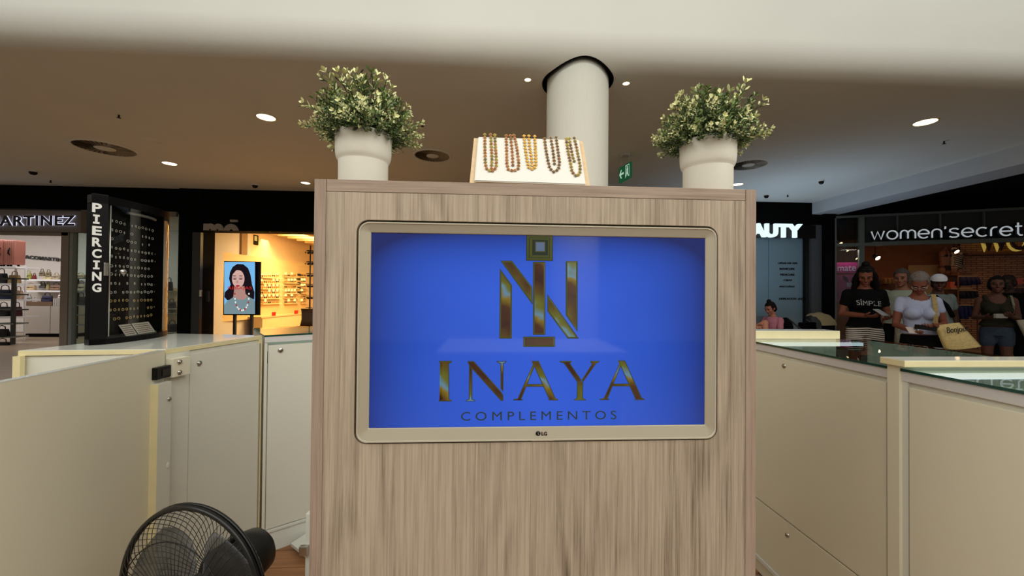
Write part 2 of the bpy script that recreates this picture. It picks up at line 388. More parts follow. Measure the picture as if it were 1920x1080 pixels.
# the television set
ta, tb = at_Y(669.5, 620, YF).x, at_Y(1343.5, 620, YF).x
tz1, tz0 = at_Y(1000, 421, YF).z, at_Y(1000, 827, YF).z
sa, sb = at_Y(694.5, 620, YF+.006).x, at_Y(1321, 620, YF+.006).x
sz1, sz0 = at_Y(1000, 442, YF+.006).z, at_Y(1000, 799, YF+.006).z
TX, TZ = (sa+sb)/2, (sz0+sz1)/2
tv = thing('television', 'flat screen with a champagne grey bezel showing a gold monogram on blue', 'television', (TX, YF, TZ))
M_bez = mat('bezel_champagne', (170, 162, 143), .42, .25, var=.02); M_bezl = mat('bezel_lip', (196, 188, 168), .35, .4, var=.02)
def rg(x0, x1, z0, z1, r, y): return ring_pts(x0-TX, x1-TX, z0-TZ, z1-TZ, r, y, 8)
bm = nb()
loft(bm, [rg(ta+.001, tb-.001, tz0+.001, tz1-.001, .018, .04), rg(ta, tb, tz0, tz1, .0185, .002), rg(ta+.0008, tb-.0008, tz0+.0008, tz1-.0008, .018, -.001), rg(ta+.0028, tb-.0028, tz0+.0028, tz1-.0028, .0165, -.001),
          rg(ta+.0034, tb-.0034, tz0+.0034, tz1-.0034, .016, .0002), rg(sa-.0015, sb+.0015, sz0-.0015, sz1+.0015, .0016, .0045), rg(sa-.0005, sb+.0005, sz0-.0005, sz1+.0005, .0012, .0058), rg(sa-.0005, sb+.0005, sz0-.0005, sz1+.0005, .0012, .009)],
     mis=[0, 1, 1, 1, 0, 0, 0])
bmesh.ops.recalc_face_normals(bm, faces=bm.faces)
obj('bezel', bm, [M_bez, M_bezl], tv)
bm = nb(); box(bm, ta-TX+.01, tb-TX-.01, .012, .06, tz0-TZ+.01, tz1-TZ-.01); obj('case', bm, M_blackg, tv)
# picture: blue, viewing-angle falloff and reflections painted in as a darker rim
m = bpy.data.materials.new('screen_picture'); m.use_nodes = True; nt = m.node_tree; b = nt.nodes['Principled BSDF']; N = nt.nodes.new; L = nt.links.new
tc = N('ShaderNodeTexCoord'); sp = N('ShaderNodeSeparateXYZ'); L(tc.outputs['Object'], sp.inputs[0])
hw, hh = (sb-sa)/2, (sz1-sz0)/2
xx = mth(nt, 'ABSOLUTE', mth(nt, 'DIVIDE', sp.outputs['X'], hw)); zz = mth(nt, 'DIVIDE', sp.outputs['Z'], hh)
ns = N('ShaderNodeTexNoise'); ns.inputs['Scale'].default_value = 5; L(tc.outputs['Object'], ns.inputs[0])
e = mth(nt, 'POWER', xx, 5.); e = mth(nt, 'MULTIPLY_ADD', mth(nt, 'POWER', mth(nt, 'MAXIMUM', zz, 0.), 5.), .75, mth(nt, 'MULTIPLY', e, .55)); 
e = mth(nt, 'MULTIPLY_ADD', mth(nt, 'ABSOLUTE', mth(nt, 'SUBTRACT', sp.outputs['X'], -.01)), 1.0, e); e = mth(nt, 'SUBTRACT', e, .04); e = mth(nt, 'MULTIPLY_ADD', mth(nt, 'SUBTRACT', ns.outputs[0], .5), .22, e)
rp = ramp(nt, [(0., (41, 87, 206)), (.33, (28, 72, 178)), (1., (12, 30, 95))]); L(e, rp.inputs[0])
L(rp.outputs[0], b.inputs['Emission Color']); b.inputs['Emission Strength'].default_value = 1.0; b.inputs['Base Color'].default_value = (.008, .008, .01, 1)
b.inputs['Roughness'].default_value = .05; b.inputs['IOR'].default_value = 1.5
bm = nb(); box(bm, sa-TX, sb-TX, .006, .010, sz0-TZ, sz1-TZ); scr = obj('screen', bm, m, tv)
# gold lettering on the picture
def goldmat(name, stops):
    m = bpy.data.materials.new(name); m.use_nodes = True; nt = m.node_tree; b = nt.nodes['Principled BSDF']; N = nt.nodes.new; L = nt.links.new
    tc = N('ShaderNodeTexCoord'); sp = N('ShaderNodeSeparateXYZ'); L(tc.outputs['Object'], sp.inputs[0])
    t = mth(nt, 'MULTIPLY_ADD', sp.outputs['Z'], 8.5, mth(nt, 'MULTIPLY', sp.outputs['X'], 5.5)); 
    ns = N('ShaderNodeTexNoise'); ns.inputs['Scale'].default_value = 26; L(tc.outputs['Object'], ns.inputs[0])
    t = mth(nt, 'FRACT', mth(nt, 'ADD', t, mth(nt, 'MULTIPLY', ns.outputs[0], .55)))
    rp = ramp(nt, stops); L(t, rp.inputs[0]); L(rp.outputs[0], b.inputs['Emission Color']); b.inputs['Emission Strength'].default_value = 1
    b.inputs['Base Color'].default_value = (.01, .01, .01, 1); b.inputs['Roughness'].default_value = .06; return m
M_gold = goldmat('picture_gold', [(0., (50, 18, 12)), (.25, (66, 34, 8)), (.42, (118, 98, 16)), (.5, (88, 128, 150)), (.6, (92, 96, 24)), (.8, (76, 54, 10)), (1., (50, 18, 12))])
M_rim = emis('picture_olive_rim', (64, 68, 14), 1, .06, .5); M_rimd = emis('picture_dark_rim', (22, 34, 22), 1, .06, .5); M_grey = emis('picture_pyramid', (84, 100, 128), 1, .06, .5)
def S(cx, cy): p = at_Y(800+cx/2.768, 430+cy/2.768, YF+.0055); return p-V((TX, YF, TZ))
def glyph(parent, name, polys, rim=4.2):
    bm = nb()
    for P in polys:
        pts = [S(*p) for p in P]; pts = [V((p.x, .0058, p.z)) for p in pts]
        f = bm.faces.new([bm.verts.new(p) for p in pts]); f.normal_update()
        if f.normal.y > 0: f.normal_flip(); f.normal_update()
        f.material_index = 2
        px = .00034
        r1 = bmesh.ops.inset_individual(bm, faces=[f], thickness=1.6*px, depth=.00005, use_even_offset=True)
        for q in r1['faces']: q.material_index = 2
        f.material_index = 1
        r2 = bmesh.ops.inset_individual(bm, faces=[f], thickness=rim*px, depth=.0001, use_even_offset=True)
        for q in r2['faces']: q.material_index = 1
        f.material_index = 0
    return obj(name, bm, [M_gold, M_rim, M_rimd], parent)
GI = [[(66, 690), (62, 683), (132, 683), (130, 690), (116, 698), (117, 880), (130, 888), (130, 893), (62, 893), (62, 888), (77, 880), (77, 698)]]
GN = [[(220, 700), (237, 715), (236, 880), (252, 888), (252, 893), (203, 893), (203, 888), (219, 880)],
      [(212, 684), (245, 684), (386, 842), (398, 862), (398, 890), (385, 890), (224, 712), (213, 692)],
      [(363, 684), (414, 684), (413, 690), (399, 698), (398, 842), (384, 828), (383, 698), (364, 690)]]
GA = [[(545, 684), (560, 712), (492, 880), (500, 884), (499, 888), (448, 888), (450, 882), (472, 878), (552, 700)],
      [(546, 683), (582, 683), (668, 875), (684, 884), (683, 888), (632, 888), (634, 880), (560, 716)],
      [(514, 803), (604, 803), (609, 817), (510, 817)]]
GY = [[(690, 683), (752, 683), (751, 689), (745, 696), (803, 782), (797, 796), (780, 792), (712, 696), (692, 690)],
      [(850, 683), (897, 683), (895, 690), (880, 697), (813, 792), (803, 784), (858, 698), (850, 690)],
      [(781, 790), (812, 790), (811, 876), (828, 884), (828, 888), (764, 888), (764, 884), (779, 876)]]
for g_ in (GI, GN, GA, GY, [[(x+448, y-2) for x, y in P] for P in GA]): glyph(tv, 'gold_letter', g_, 2.6)
for P in ([(552, 168), (616, 168), (616, 548), (552, 548)], [(501, 557), (666, 557), (666, 610), (501, 610)], [(380, 202), (443, 290), (442, 567), (377, 567)],
          [(383, 163), (443, 163), (548, 300), (550, 392)], [(627, 337), (790, 567), (732, 567), (626, 425)], [(722, 165), (784, 165), (783, 532), (722, 445)]):
    glyph(tv, 'monogram_bar', [P], 7)
bm = nb()
for q, (a0, b0, a1, b1, mi) in enumerate([(516, 33, 656, 163, 2), (520, 37, 652, 159, 1), (530, 44, 640, 148, 2), (534, 47, 637, 145, 1), (548, 55, 630, 134, 2), (562, 64, 616, 118, 1), (567, 68, 612, 112, 3)]):
    p, r = S(a0, b1), S(a1, b0)
    zc = -.0001*q+.0058
    f = bm.faces.new([bm.verts.new(c) for c in ((p.x, zc, p.z), (r.x, zc, p.z), (r.x, zc, r.z), (p.x, zc, r.z))]); f.material_index = mi
    if q == 6: bmesh.ops.poke(bm, faces=[f], offset=.001)
obj('monogram_square', bm, [M_gold, M_rim, M_rimd, M_grey], tv)
p, r = S(178, 994), S(985, 986); W_ = V((TX, YF, TZ))
text('screen_caption', 'COMPLEMENTOS', emis('picture_caption', (32, 48, 40), 1, .06, .5), p+W_+V((0, .0003, 0)), r+W_+V((0, .0003, 0)), abs(S(0, 950).z-S(0, 996).z), tv, bold=.0, depth=.0003, spacing=1.5)
# maker's mark
bm = nb(); q = at_Y(1009, 813, YF)-W_; lathe(bm, [(.0, .0006), (.0042, .0006), (.0042, 0)], 20); bm.transform(Matrix.Translation((q.x, .0012, q.z)) @ Matrix.Rotation(PI/2, 4, 'X')); bdg = obj('badge', bm, M_blackg, tv)
bm = nb(); 
def badge_poly(pts): poly3(bm, [(q.x+x, .0003, q.z+z) for x, z in pts], (0, .0002, 0))
badge_poly([(-.0002, .002), (.0004, .002), (.0004, -.0014), (.0016, -.0014), (.0016, -.002), (-.0002, -.002)]); obj('badge_mark', bm, M_bezl, bdg)
a_, b_ = at_Y(1015.5, 817, YF), at_Y(1026, 817, YF)
text('badge_lettering', 'LG', M_blackg, a_+V((0, .0012, 0)), b_+V((0, .0012, 0)), .0066, tv, bold=.02, depth=.0006)
bm = nb(); q = at_Y(1018, 825.5, YF)-W_; box(bm, q.x-.021, q.x+.021, -.0005, .006, q.z-.0014, q.z+.0016, .0006); obj('sensor_lip', bm, M_bezl, tv)

# ================================================================ KIOSK COUNTERS, LEFT
def lock(parent, P, nrm, r=.0105, name='lock'):
    P = V(P)
    bm = nb(); lathe(bm, [(0, .006), (r*.35, .006), (r*.38, .0045), (r*.8, .005), (r, .003), (r, -.002)], 20)
    box(bm, -r*.08, r*.08, -r*.3, r*.3, .005, .0066, mi=1)
    bm.transform(Matrix.Translation(P) @ V(nrm).to_track_quat('Z', 'Y').to_matrix().to_4x4()); return obj(name, bm, [M_steel, M_darkmetal], parent, True)
ZC = 1.037
# gate panel, hinged across the way in
gt = thing('kiosk_gate', 'long plain white gate panel in the left foreground behind the fan', 'gate', (-1.1, .65, 0))
bm = nb(); prism(bm, [(-1.030, -.2), (-1.148, 1.493), (-1.168, 1.493), (-1.05, -.2)], .03, ZC-.004); obj('panel', bm, M_white, gt, True)
bm = nb(); prism(bm, [(-1.0295, -.2), (-1.1475, 1.4935), (-1.1685, 1.4935), (-1.0505, -.2)], ZC-.0038, ZC-.002); obj('edge_band', bm, M_top, gt, True)
bm = nb(); box(bm, -1.146, -1.118, 1.43, 1.486, .02, .927, .001); post_ = obj('stop_post', bm, M_white2, gt, True)
bm = nb(); box(bm, -1.146, -1.1185, 1.4285, 1.4302, .02, .9265); obj('post_edge_band', bm, M_cream, gt, True)
lock(post_, at_X(317, 748, -1.118), (1, 0, 0), .008); 
bm = nb(); q = at_X(315, 873, -1.1175); ellip(bm, q, (.002, .008, .011)); obj('filled_hole', bm, M_top, post_, True)
bm = nb(); q = at_X(302, 698, -1.14); box(bm, -1.150, -1.128, q.y-.034, q.y+.03, q.z-.021, q.z+.021, .003); box(bm, -1.13, -1.126, q.y-.012, q.y+.022, q.z-.012, q.z+.012, .001, mi=1); obj('latch', bm, [M_blackg, M_darkmetal], gt, True)

A2, B2 = V((-1.15, 1.5)), V((-1.068, 1.957))
ang = math.atan2(B2.y-A2.y, B2.x-A2.x); LX = (B2-A2).length
c2 = thing('corner_counter', 'white counter unit with a glossy top that carries the piercing display', 'counter', (A2.x, A2.y, 0), ang)
P2 = [(0, 0), (LX, 0), (LX-.005, .455), (-.116, .44)]
bm = nb(); prism(bm, [(.0, .006), (LX-.02, .006), (LX-.02, .445), (-.105, .43), (-.002, .012)], .06, ZC-.02); obj('carcass', bm, M_white2, c2)
bm = nb(); prism(bm, [(.02, .03), (LX-.03, .03), (LX-.03, .42), (-.08, .42)], 0, .06); obj('plinth', bm, M_white, c2)
bm = nb(); prism(bm, P2, ZC-.018, ZC-.002); obj('top_board', bm, M_cream, c2)
bm = nb(); prism(bm, [(.001, .0015), (LX-.001, .0015), (LX-.006, .4535), (-.1145, .4385)], ZC-.002, ZC); obj('glossy_top', bm, M_top, c2)
# near end: cream frame round a recessed white side
def seg(bm, a, b, th_, z0, z1, off=0):
    a, b = V(a), V(b); d = (b-a).normalized(); n = V((d.y, -d.x))
    prism(bm, [a+n*off, b+n*off, b+n*(off-th_), a+n*(off-th_)], z0, z1)
bm = nb(); a_, b_ = V((0, .012)), V((-.116, .44)); d = (b_-a_).normalized()
seg(bm, b_-d*.022, b_, .016, .0, ZC-.018, -.001); obj('end_post', bm, M_cream, c2)
xs = lambda px, py: (MW[c2].inverted() @ on_plane(px, py, (A2.x, A2.y, 0), V((B2.y-A2.y, -(B2.x-A2.x), 0)))).x
x355, x490, x333 = xs(356, 657), xs(489, 640), xs(333, 660)
bm = nb(); box(bm, .0, x355-.002, -.001, .006, .06, ZC-.0185); obj('stile', bm, M_white2, c2)
bm = nb(); box(bm, x355, x490, -.002, .004, .085, ZC-.034, .001); dr2 = obj('door', bm, M_white2, c2)
bm = nb(); box(bm, LX-.019, LX, -.002, .44, .0, ZC-.0185, .0008); obj('end_panel', bm, M_cream, c2)
fn = V((B2.y-A2.y, -(B2.x-A2.x), 0)).normalized()
lock(dr2, on_plane(373.5, 681, V((A2.x, A2.y, 0))+fn*.003, fn), fn, .0105)
bm = nb(); box(bm, .0, x333+.022, -.03, -.001, .936, 1.002, .0012); hb2 = obj('hinge_block', bm, M_white, c2)
pz = [on_plane(336.5, y, V((A2.x, A2.y, 0))+fn*.031, fn) for y in (678.5, 698)]
for p in pz: lock(hb2, p, fn, .0085, 'screw_cap')

d3 = V((.815, .579)).normalized(); P0 = V((-1.060, 1.964)); L3 = .74
c3 = thing('glass_topped_counter', 'white glass topped showcase counter angling away behind the oak cabinet', 'counter', (P0.x, P0.y, 0), math.atan2(d3.y, d3.x))
bm = nb(); box(bm, 0, L3, .012, .45, .10, .9); obj('carcass', bm, M_white2, c3)
bm = nb(); box(bm, .004, L3-.01, .004, .40, 0, .098); obj('plinth', bm, M_top, c3)
bm = nb(); box(bm, -.002, L3, -.004, .01, .096, .108, .001); obj('bottom_rail', bm, M_top, c3)
bm = nb(); bm.free()
for q_ in ((0, .012, .0, .45, .10, ZC-.008), (L3-.012, L3, 0, .45, .10, ZC-.008), (.012, L3-.012, .438, .45, .9, ZC-.008)):
    bm = nb(); box(bm, *q_); obj('case_wall', bm, M_white2, c3)
bm = nb(); box(bm, .012, L3-.012, .012, .438, .9, .905); obj('case_bottom', bm, M_velvet, c3)
bm = nb(); box(bm, 0, L3, -.003, .012, ZC-.036, ZC-.009, .001); obj('top_rail', bm, M_rail, c3)
bm = nb(); box(bm, .016, L3-.012, .002, .012, .112, ZC-.05, .001); dr3 = obj('door', bm, M_white2, c3)
bm = nb(); box(bm, -.002, L3, -.004, .452, ZC-.008, ZC); obj('glass_top', bm, M_glass, c3)
bm = nb(); box(bm, -.002, L3, -.0055, -.0042, ZC-.0075, ZC-.0005); obj('glass_edge', bm, M_glassedge, c3)
n3 = V((d3.y, -d3.x, 0)); lock(dr3, on_plane(526, 656.5, V((P0.x, P0.y, 0)), n3), n3, .0115)

# ================================================================ KIOSK COUNTERS, RIGHT
XR = 1.215; YP0, YP1 = 1.112, 1.147; YA = 1.865
def right_counter(name, label, y0, y1, xo, lockpx=(), drawer=True):
    t = thing(name, label, 'counter', (XR, y0, 0))
    bm = nb(); box(bm, XR+.012, xo-.02, y0, y1, .08, .86); obj('carcass', bm, M_white, t, True)
    bm = nb(); box(bm, XR+.012, xo-.04, y0, y1, .0, .079); obj('plinth', bm, M_white, t, True)
    bm = nb(); box(bm, XR-.004, XR+.012, y0, y1, .066, .082, .001); obj('bottom_rail', bm, M_top, t, True)
    bm = nb(); box(bm, XR, XR+.014, y0, y1, ZC-.037, ZC-.0085, .001); obj('top_rail', bm, M_rail, t, True)
    for nm_, q_ in (('recessed_rail', (XR+.011, XR+.02, y0, y1, .86, ZC-.037)), ('stile', (XR+.002, XR+.012, y1-.016, y1, .3, ZC-.037)), ('stile', (XR+.002, XR+.012, y0, y0+.008, .3, ZC-.037)), ('outer_panel', (xo-.02, xo, y0, y1, .0, ZC-.0085))):
        bm = nb(); box(bm, *q_); obj(nm_, bm, M_white2, t, True)
    bm = nb(); box(bm, XR+.001, XR+.013, y0+.012, y1-.020, .334, ZC-.052, .0015); dd_ = [obj('door', bm, M_white, t, True)]
    if drawer:
        bm = nb(); box(bm, XR+.001, XR+.013, y0+.012, y1-.012, .084, .328, .0015); dd_.append(obj('drawer', bm, M_white, t, True))
    bm = nb(); box(bm, XR+.02, xo-.02, y0, y1, .86, .868); obj('case_bottom', bm, M_velvet, t, True)
    bm = nb(); box(bm, XR-.003, xo+.002, y0, y1, ZC-.008, ZC); obj('glass_top', bm, M_glass, t, True)
    bm = nb(); box(bm, XR-.0045, XR-.0031, y0, y1, ZC-.0078, ZC-.0003); obj('glass_edge', bm, M_glassedge, t, True)
    for i_, p in enumerate(lockpx): lock(dd_[i_], at_X(p[0], p[1], XR+.001), (-1, 0, 0), .0095)
    bm = nb(); box(bm, XR+.03, xo-.06, y1-.02, y1-.004, ZC-.03, ZC-.014, .001); obj('led_strip', bm, M_led, t, True)
    return t
right_counter('showcase_counter', 'white glass topped showcase with door and drawer directly right of the oak cabinet', YP1, YA-.02, 1.86, [(1470.5, 686), (1476.5, 1003)])
right_counter('showcase_counter', 'white glass topped showcase nearest the right edge of the picture', .25, YP0, 1.95, [])
def cap(name, label, x0, x1, y0, y1, z0, z1, ybody):
    t = thing(name, label, 'divider', (x0, y0, 0))
    bm = nb(); box(bm, x0, x1, y0, y1, z0, z1-.001, .0012); obj('edge_band', bm, M_cream, t, True)
    bm = nb(); box(bm, x0+.001, x1-.001, y0+.001, y1-.001, z1-.001, z1); obj('glossy_top', bm, M_top, t, True)
    bm = nb(); box(bm, x0+.012, x1-.012, ybody[0], ybody[1], 0, z0); obj('upright', bm, M_white, t, True)
    return t
cap('divider_panel', 'white upright with a cream edged cap between the two right showcases', 1.195, 2.3, 1.085, 1.158, 1.045, 1.064, (YP0, YP1))
p = at_Y(1575, 628, 1.87)
cap('divider_panel', 'cream edged cap at the far end of the right showcase', 1.195, p.x, 1.87, 1.96, ZC-.001, 1.075, (1.88, 1.95))

# storage pieces glimpsed left of the tower
st = thing('floor_cabinet', 'low white cabinet side with a metal catch left behind the oak cabinet foot', 'cabinet', (-.33, .95, 0))
q0 = at_d(578, 965, .98)
xq = at_Y(573, 1000, 1.07).x; zq = at_Y(576, 964, 1.07).z; bm = nb(); box(bm, xq, -.2, 1.07, 1.088, 0, zq, .001); obj('panel', bm, M_top, st, True)
qc = at_Y(572, 1030, 1.068); bm = nb(); box(bm, xq-.012, xq+.01, 1.058, 1.07, qc.z-.012, qc.z+.012, .003); obj('catch', bm, M_steel, st, True)
bm = nb(); prism(bm, [(at_Z(545, 1021, .03).x, at_Z(545, 1021, .03).y), (at_Z(580, 1048, .03).x, at_Z(580, 1048, .03).y), (at_Z(585, 995, .03).x, at_Z(585, 995, .03).y)], .022, .036)
one('floor_board', bm, M_top, 'white board lying low between the floor planks and the oak cabinet', 'board')

# ================================================================ ON TOP OF THE TOWER
ZTOP = ZT+.0006
M_pot = mat('ceramic_pot', (218, 215, 202), .6, var=.02, vs=40, bump=.12, bs=400)
M_leafd = mat('leaf_dark', (64, 88, 50), .45, var=.4, vs=60); M_leafm = mat('leaf_mid', (112, 134, 74), .45, var=.35, vs=60); M_leaft = mat('leaf_tip', (214, 216, 160), .5, var=.15, vs=60); M_stem = mat('plant_stem', (40, 52, 26), .6)
M_soil = mat('pot_filling', (28, 34, 20), .9, var=.3)
def leaf(bm, p, d, up, L_, W_, mi):
    d = d.normalized(); s = d.cross(up).normalized() if d.cross(up).length > 1e-4 else d.orthogonal().normalized(); n = s.cross(d)
    pts = [p, p+d*L_*.3+s*W_*.42, p+d*L_*.72+s*W_*.5, p+d*L_, p+d*L_*.72-s*W_*.5, p+d*L_*.3-s*W_*.42]; mid = p+d*L_*.6-n*W_*.16
    vs = [bm.verts.new(q) for q in pts]; mv = bm.verts.new(mid)
    for k in range(6):
        f = bm.faces.new((vs[k], vs[(k+1) % 6], mv)); f.material_index = mi; f.smooth = True
def sprig_mesh(seed, L_, tip):
    rnd = random.Random(seed); bm = nb(); pts = []; p = V((0, 0, 0)); d = V((0, 0, 1)); bend = V((rnd.uniform(-1, 1), rnd.uniform(-1, 1), 0))*.05
    n = 11
    for i in range(n+1): pts.append(p.copy()); p = p+d*(L_/n); d = (d+bend).normalized()
    tube(bm, pts, [.0011*(1-.6*i/n) for i in range(n+1)], 4, mi=3)
    for i in range(1, n+1):
        t = i/n; k = 2 if i < n else 3
        for j in range(2 if i < n else 5):
            a = (i*PI/2 if i < n else j*1.26)+j*PI+rnd.uniform(-.4, .4); dd = (pts[min(i, n)]-pts[i-1]).normalized()
            o_ = dd.orthogonal().normalized(); o_.rotate(Matrix.Rotation(a, 3, dd))
            spread = .95 if i < n-1 else .62
            ld = (dd*(1-spread*.55)+o_*spread).normalized(); ll = rnd.uniform(.0092, .0125)*(1.05 if t > .3 else .8)
            mi = 2 if (t > .8 and tip) else (1 if (t > .55 or rnd.random() < .25) else 0)
            if tip > 1 and t > .6: mi = 2
            leaf(bm, pts[i], ld, dd, ll, ll*rnd.uniform(.42, .55), mi)
        if i in (4, 6, 8, 9):     # small side shoots
            a = rnd.uniform(0, 2*PI); dd = V((math.cos(a), math.sin(a), 1.1)).normalized(); q = pts[i]
            e = q+dd*L_*.22; tube(bm, [q, e], .0006, 4, mi=3)
            for j in range(7):
                o_ = V((rnd.uniform(-1, 1), rnd.uniform(-1, 1), rnd.uniform(-.2, 1))).normalized()
                leaf(bm, q.lerp(e, .35+.65*j/6), (o_+dd*.5), dd, .0088, .0036, 2 if (tip and rnd.random() < .5) else (1 if rnd.random() < .6 else 0))
    return bm
LV = [M_leafd, M_leafm, M_leaft, M_stem]
SPR = []
for k in range(6):
    bm = sprig_mesh(40+k, .098+.007*(k % 3), (0, 1, 2, 1, 0, 1)[k]); me = bpy.data.meshes.new('sprig'); bm.to_mesh(me); bm.free()
    for m_ in LV: me.materials.append(m_)
    SPR.append(me)
def plant(pxl, pyl, d, label, seed, lean, sc_=1.):
    rnd = random.Random(seed); base = at_d(pxl, pyl, d)
    t = thing('potted_plant', label, 'plant', (base.x, base.y, ZTOP), rnd.uniform(0, 3), 'potted plants on top of the oak cabinet')
    H = 1.5605-ZTOP
    bm = nb(); lathe(bm, [(0, 0), (.0452, 0), (.0468, .003), (.0472, H-.056), (.0474, H-.054), (.0500, H-.051), (.0522, H-.044), (.0532, H-.034), (.0536, H-.002), (.0531, H), (.0548, H-.001), (.053, H-.02), (.05, H-.03), (0, H-.03)], 56)
    obj('pot', bm, M_pot, t)
    bm = nb(); lathe(bm, [(0, H-.012), (.03, H-.013), (.052, H-.018), (.052, H-.028), (0, H-.028)], 24); obj('filling', bm, M_soil, t)
    n = 150
    for k in range(n):
        u = (k+.5)/n; tilt = math.acos(1-u*.96)*.87; az = k*2.39996+rnd.uniform(-.25, .25)
        s = bpy.data.objects.new('sprig', SPR[rnd.choice((0, 0, 4, 1, 3, 5, 2 if u < .8 else 4))]); C.objects.link(s); s.parent = t
        r_ = .034*math.sin(tilt)
        s.location = (r_*math.cos(az), r_*math.sin(az), H-.016)
        dirv = V((math.sin(tilt)*math.cos(az), math.sin(tilt)*math.sin(az), math.cos(tilt)))
        s.rotation_mode = 'QUATERNION'; s.rotation_quaternion = dirv.to_track_quat('Z', 'Y')
        L_ = (.84+.34*rnd.random())*sc_*(1.36-.74*(tilt/1.3)**.9)
        s.scale = (1, 1, L_) if False else (L_, L_, L_)
    return t
plant(681.5, 330, .80, 'leafy green plant in a white pot left of the necklace stand', 3, 0, .92)
plant(1326.5, 340, .822, 'leafy green plant in a white pot right of the necklace stand', 11, 0, .92)

# necklace stand: a wedge with beech cheeks and a white cushion
M_beech = mat('beech_wood', (212, 184, 144), .5, var=.1, vs=6, stretch=(3, 3, 30)); M_cush = mat('white_leatherette', (222, 220, 212), .45, var=.01, bump=.05)
nl, nr = at_Y(880, 343, .735), at_Y(1107, 346, .735); NW = nr.x-nl.x; NX = (nl.x+nr.x)/2; NH = .102; ND = .035
ns_ = thing('necklace_stand', 'sloping white jewellery stand with pale wood edges on the oak cabinet', 'stand', (NX, .735, ZTOP))
def wpt(u, v, off=0):   # u across (-.5..+.5 of width), v up the slope 0..1
    sl = V((0, ND, NH)).normalized(); n_ = V((0, -NH, ND)).normalized()
    return V((u*(NW*(1-.055*v)), ND*v, NH*v))+n_*off
bm = nb()
prof4 = [(-.5, 0), (.5, 0), (.5, 1), (-.5, 1)]
poly3(bm, [wpt(u, v) for u, v in prof4], V((0, NH, -ND)).normalized()*.008); obj('board', bm, M_beech, ns_)
bm = nb(); poly3(bm, [V((-NW*.46, .0525, .0)), V((NW*.46, .0525, .0)), V((NW*.44, ND+.012, NH-.006)), V((-NW*.44, ND+.012, NH-.006))], (0, .008, 0)); obj('back_board', bm, M_beech, ns_)
bm = nb(); pts = [wpt(u, v, .0004) for u, v in ((-.462, .075), (.462, .055), (.458, 1.0), (-.462, 1.0))]; poly3(bm, pts, V((0, -NH, ND)).normalized()*.0045)
bmesh.ops.bevel(bm, geom=list(bm.edges), offset=.0015, segments=2, affect='EDGES'); obj('cushion', bm, M_cush, ns_)
# clover beads
M_goldm = mat('gold_metal', (190, 150, 84), .25, 1)
BEADC = {'amber': (150, 90, 50), 'olive': (110, 110, 50), 'green': (60, 84, 52), 'rust': (140, 66, 40), 'brown': (96, 58, 44), 'gold': (226, 172, 74), 'slate': (52, 58, 76), 'ink': (34, 36, 52), 'lime': (140, 140, 40), 'rose': (170, 110, 86)}
BM_ = {}
def bead_mesh(c):
    if c in BM_: return BM_[c]
    bm = nb(); r = .0016
    for dx, dz in ((r, 0), (-r, 0), (0, r), (0, -r)):
        lathe(bm, [(0, .0011), (r*.55, .001), (r*.86, .0005)], 8, (dx, dz, 0), 1, True); lathe(bm, [(r*.86, .0005), (r*1.08, .0009), (r*1.12, 0)], 8, (dx, dz, 0), 0, True)
    ellip(bm, (0, 0, .0012), (.0006, .0006, .0005), n=6, mi=0)
    bm.transform(Matrix.Rotation(PI/4*0, 4, 'Z')); me = bpy.data.meshes.new('bead'); bm.to_mesh(me); bm.free()
    me.materials.append(M_goldm); me.materials.append(mat('bead_'+c, BEADC[c], .12, .6 if c == 'gold' else 0, var=.3, vs=400, spec=.8)); BM_[c] = me; return me
def crop8(x, y):   # photo crop -> slope plane of the stand
    n_ = V((0, -NH, ND)).normalized(); p0 = V((NX, .735, ZTOP))+n_*.0052
    return on_plane(860+x/4, 90+y/4, p0, n_)
def necklace(label, strands, cols, seed):
    rnd = random.Random(seed); P = [[crop8(*q) for q in s] for s in strands]
    base = min((q for s in P for q in s), key=lambda q: q.z)
    t = thing('necklace', label, 'necklace', base, 0, 'clover bead necklaces on the white stand')
    n_ = V((0, -NH, ND)).normalized(); rot = n_.to_track_quat('Z', 'Y')
    for s in P:
        bm = nb(); tube(bm, [q-n_*.0003 for q in s], .00025, 5); obj('chain', bm, M_goldm, t, True)
        L_ = [0]
        for a_, b_ in zip(s, s[1:]): L_.append(L_[-1]+(b_-a_).length)
        n = max(2, round(L_[-1]/.0071)); 
        for k in range(n+1):
            x = L_[-1]*k/n; i = max(j for j in range(len(s)) if L_[j] <= x+1e-9); i = min(i, len(s)-2); f = (x-L_[i])/(L_[i+1]-L_[i]); q = s[i].lerp(s[i+1], f)
            o = bpy.data.objects.new('bead', bead_mesh(rnd.choice(cols))); C.objects.link(o); o.parent = t; o.location = q-base+n_*.0006; o.rotation_mode = 'QUATERNION'; o.rotation_quaternion = rot @ Matrix.Rotation(rnd.uniform(-.5, .5), 3, 'Z').to_quaternion()
    return t
necklace('leftmost necklace of amber, olive and green clover beads', [[(196, 652), (197, 760), (200, 870), (212, 912), (242, 928), (268, 918), (284, 880), (280, 800), (274, 720), (272, 655)], [(240, 652), (245, 740), (250, 830), (246, 905)]], ['amber', 'olive', 'green', 'rust', 'lime'], 1)
necklace('second necklace from the left with rust brown clover beads', [[(356, 660), (360, 760), (362, 870), (372, 912), (412, 925), (448, 905), (450, 860), (438, 760), (426, 700), (414, 658)], [(388, 660), (398, 740), (404, 820), (406, 880)]], ['rust', 'brown', 'amber', 'rust', 'rose'], 2)
necklace('middle necklace of plain gold clover beads', [[(490, 662), (500, 760), (516, 860), (526, 900), (556, 912), (578, 890), (578, 830), (574, 740), (570, 665)], [(526, 662), (532, 740), (545, 820), (550, 880)]], ['gold'], 3)
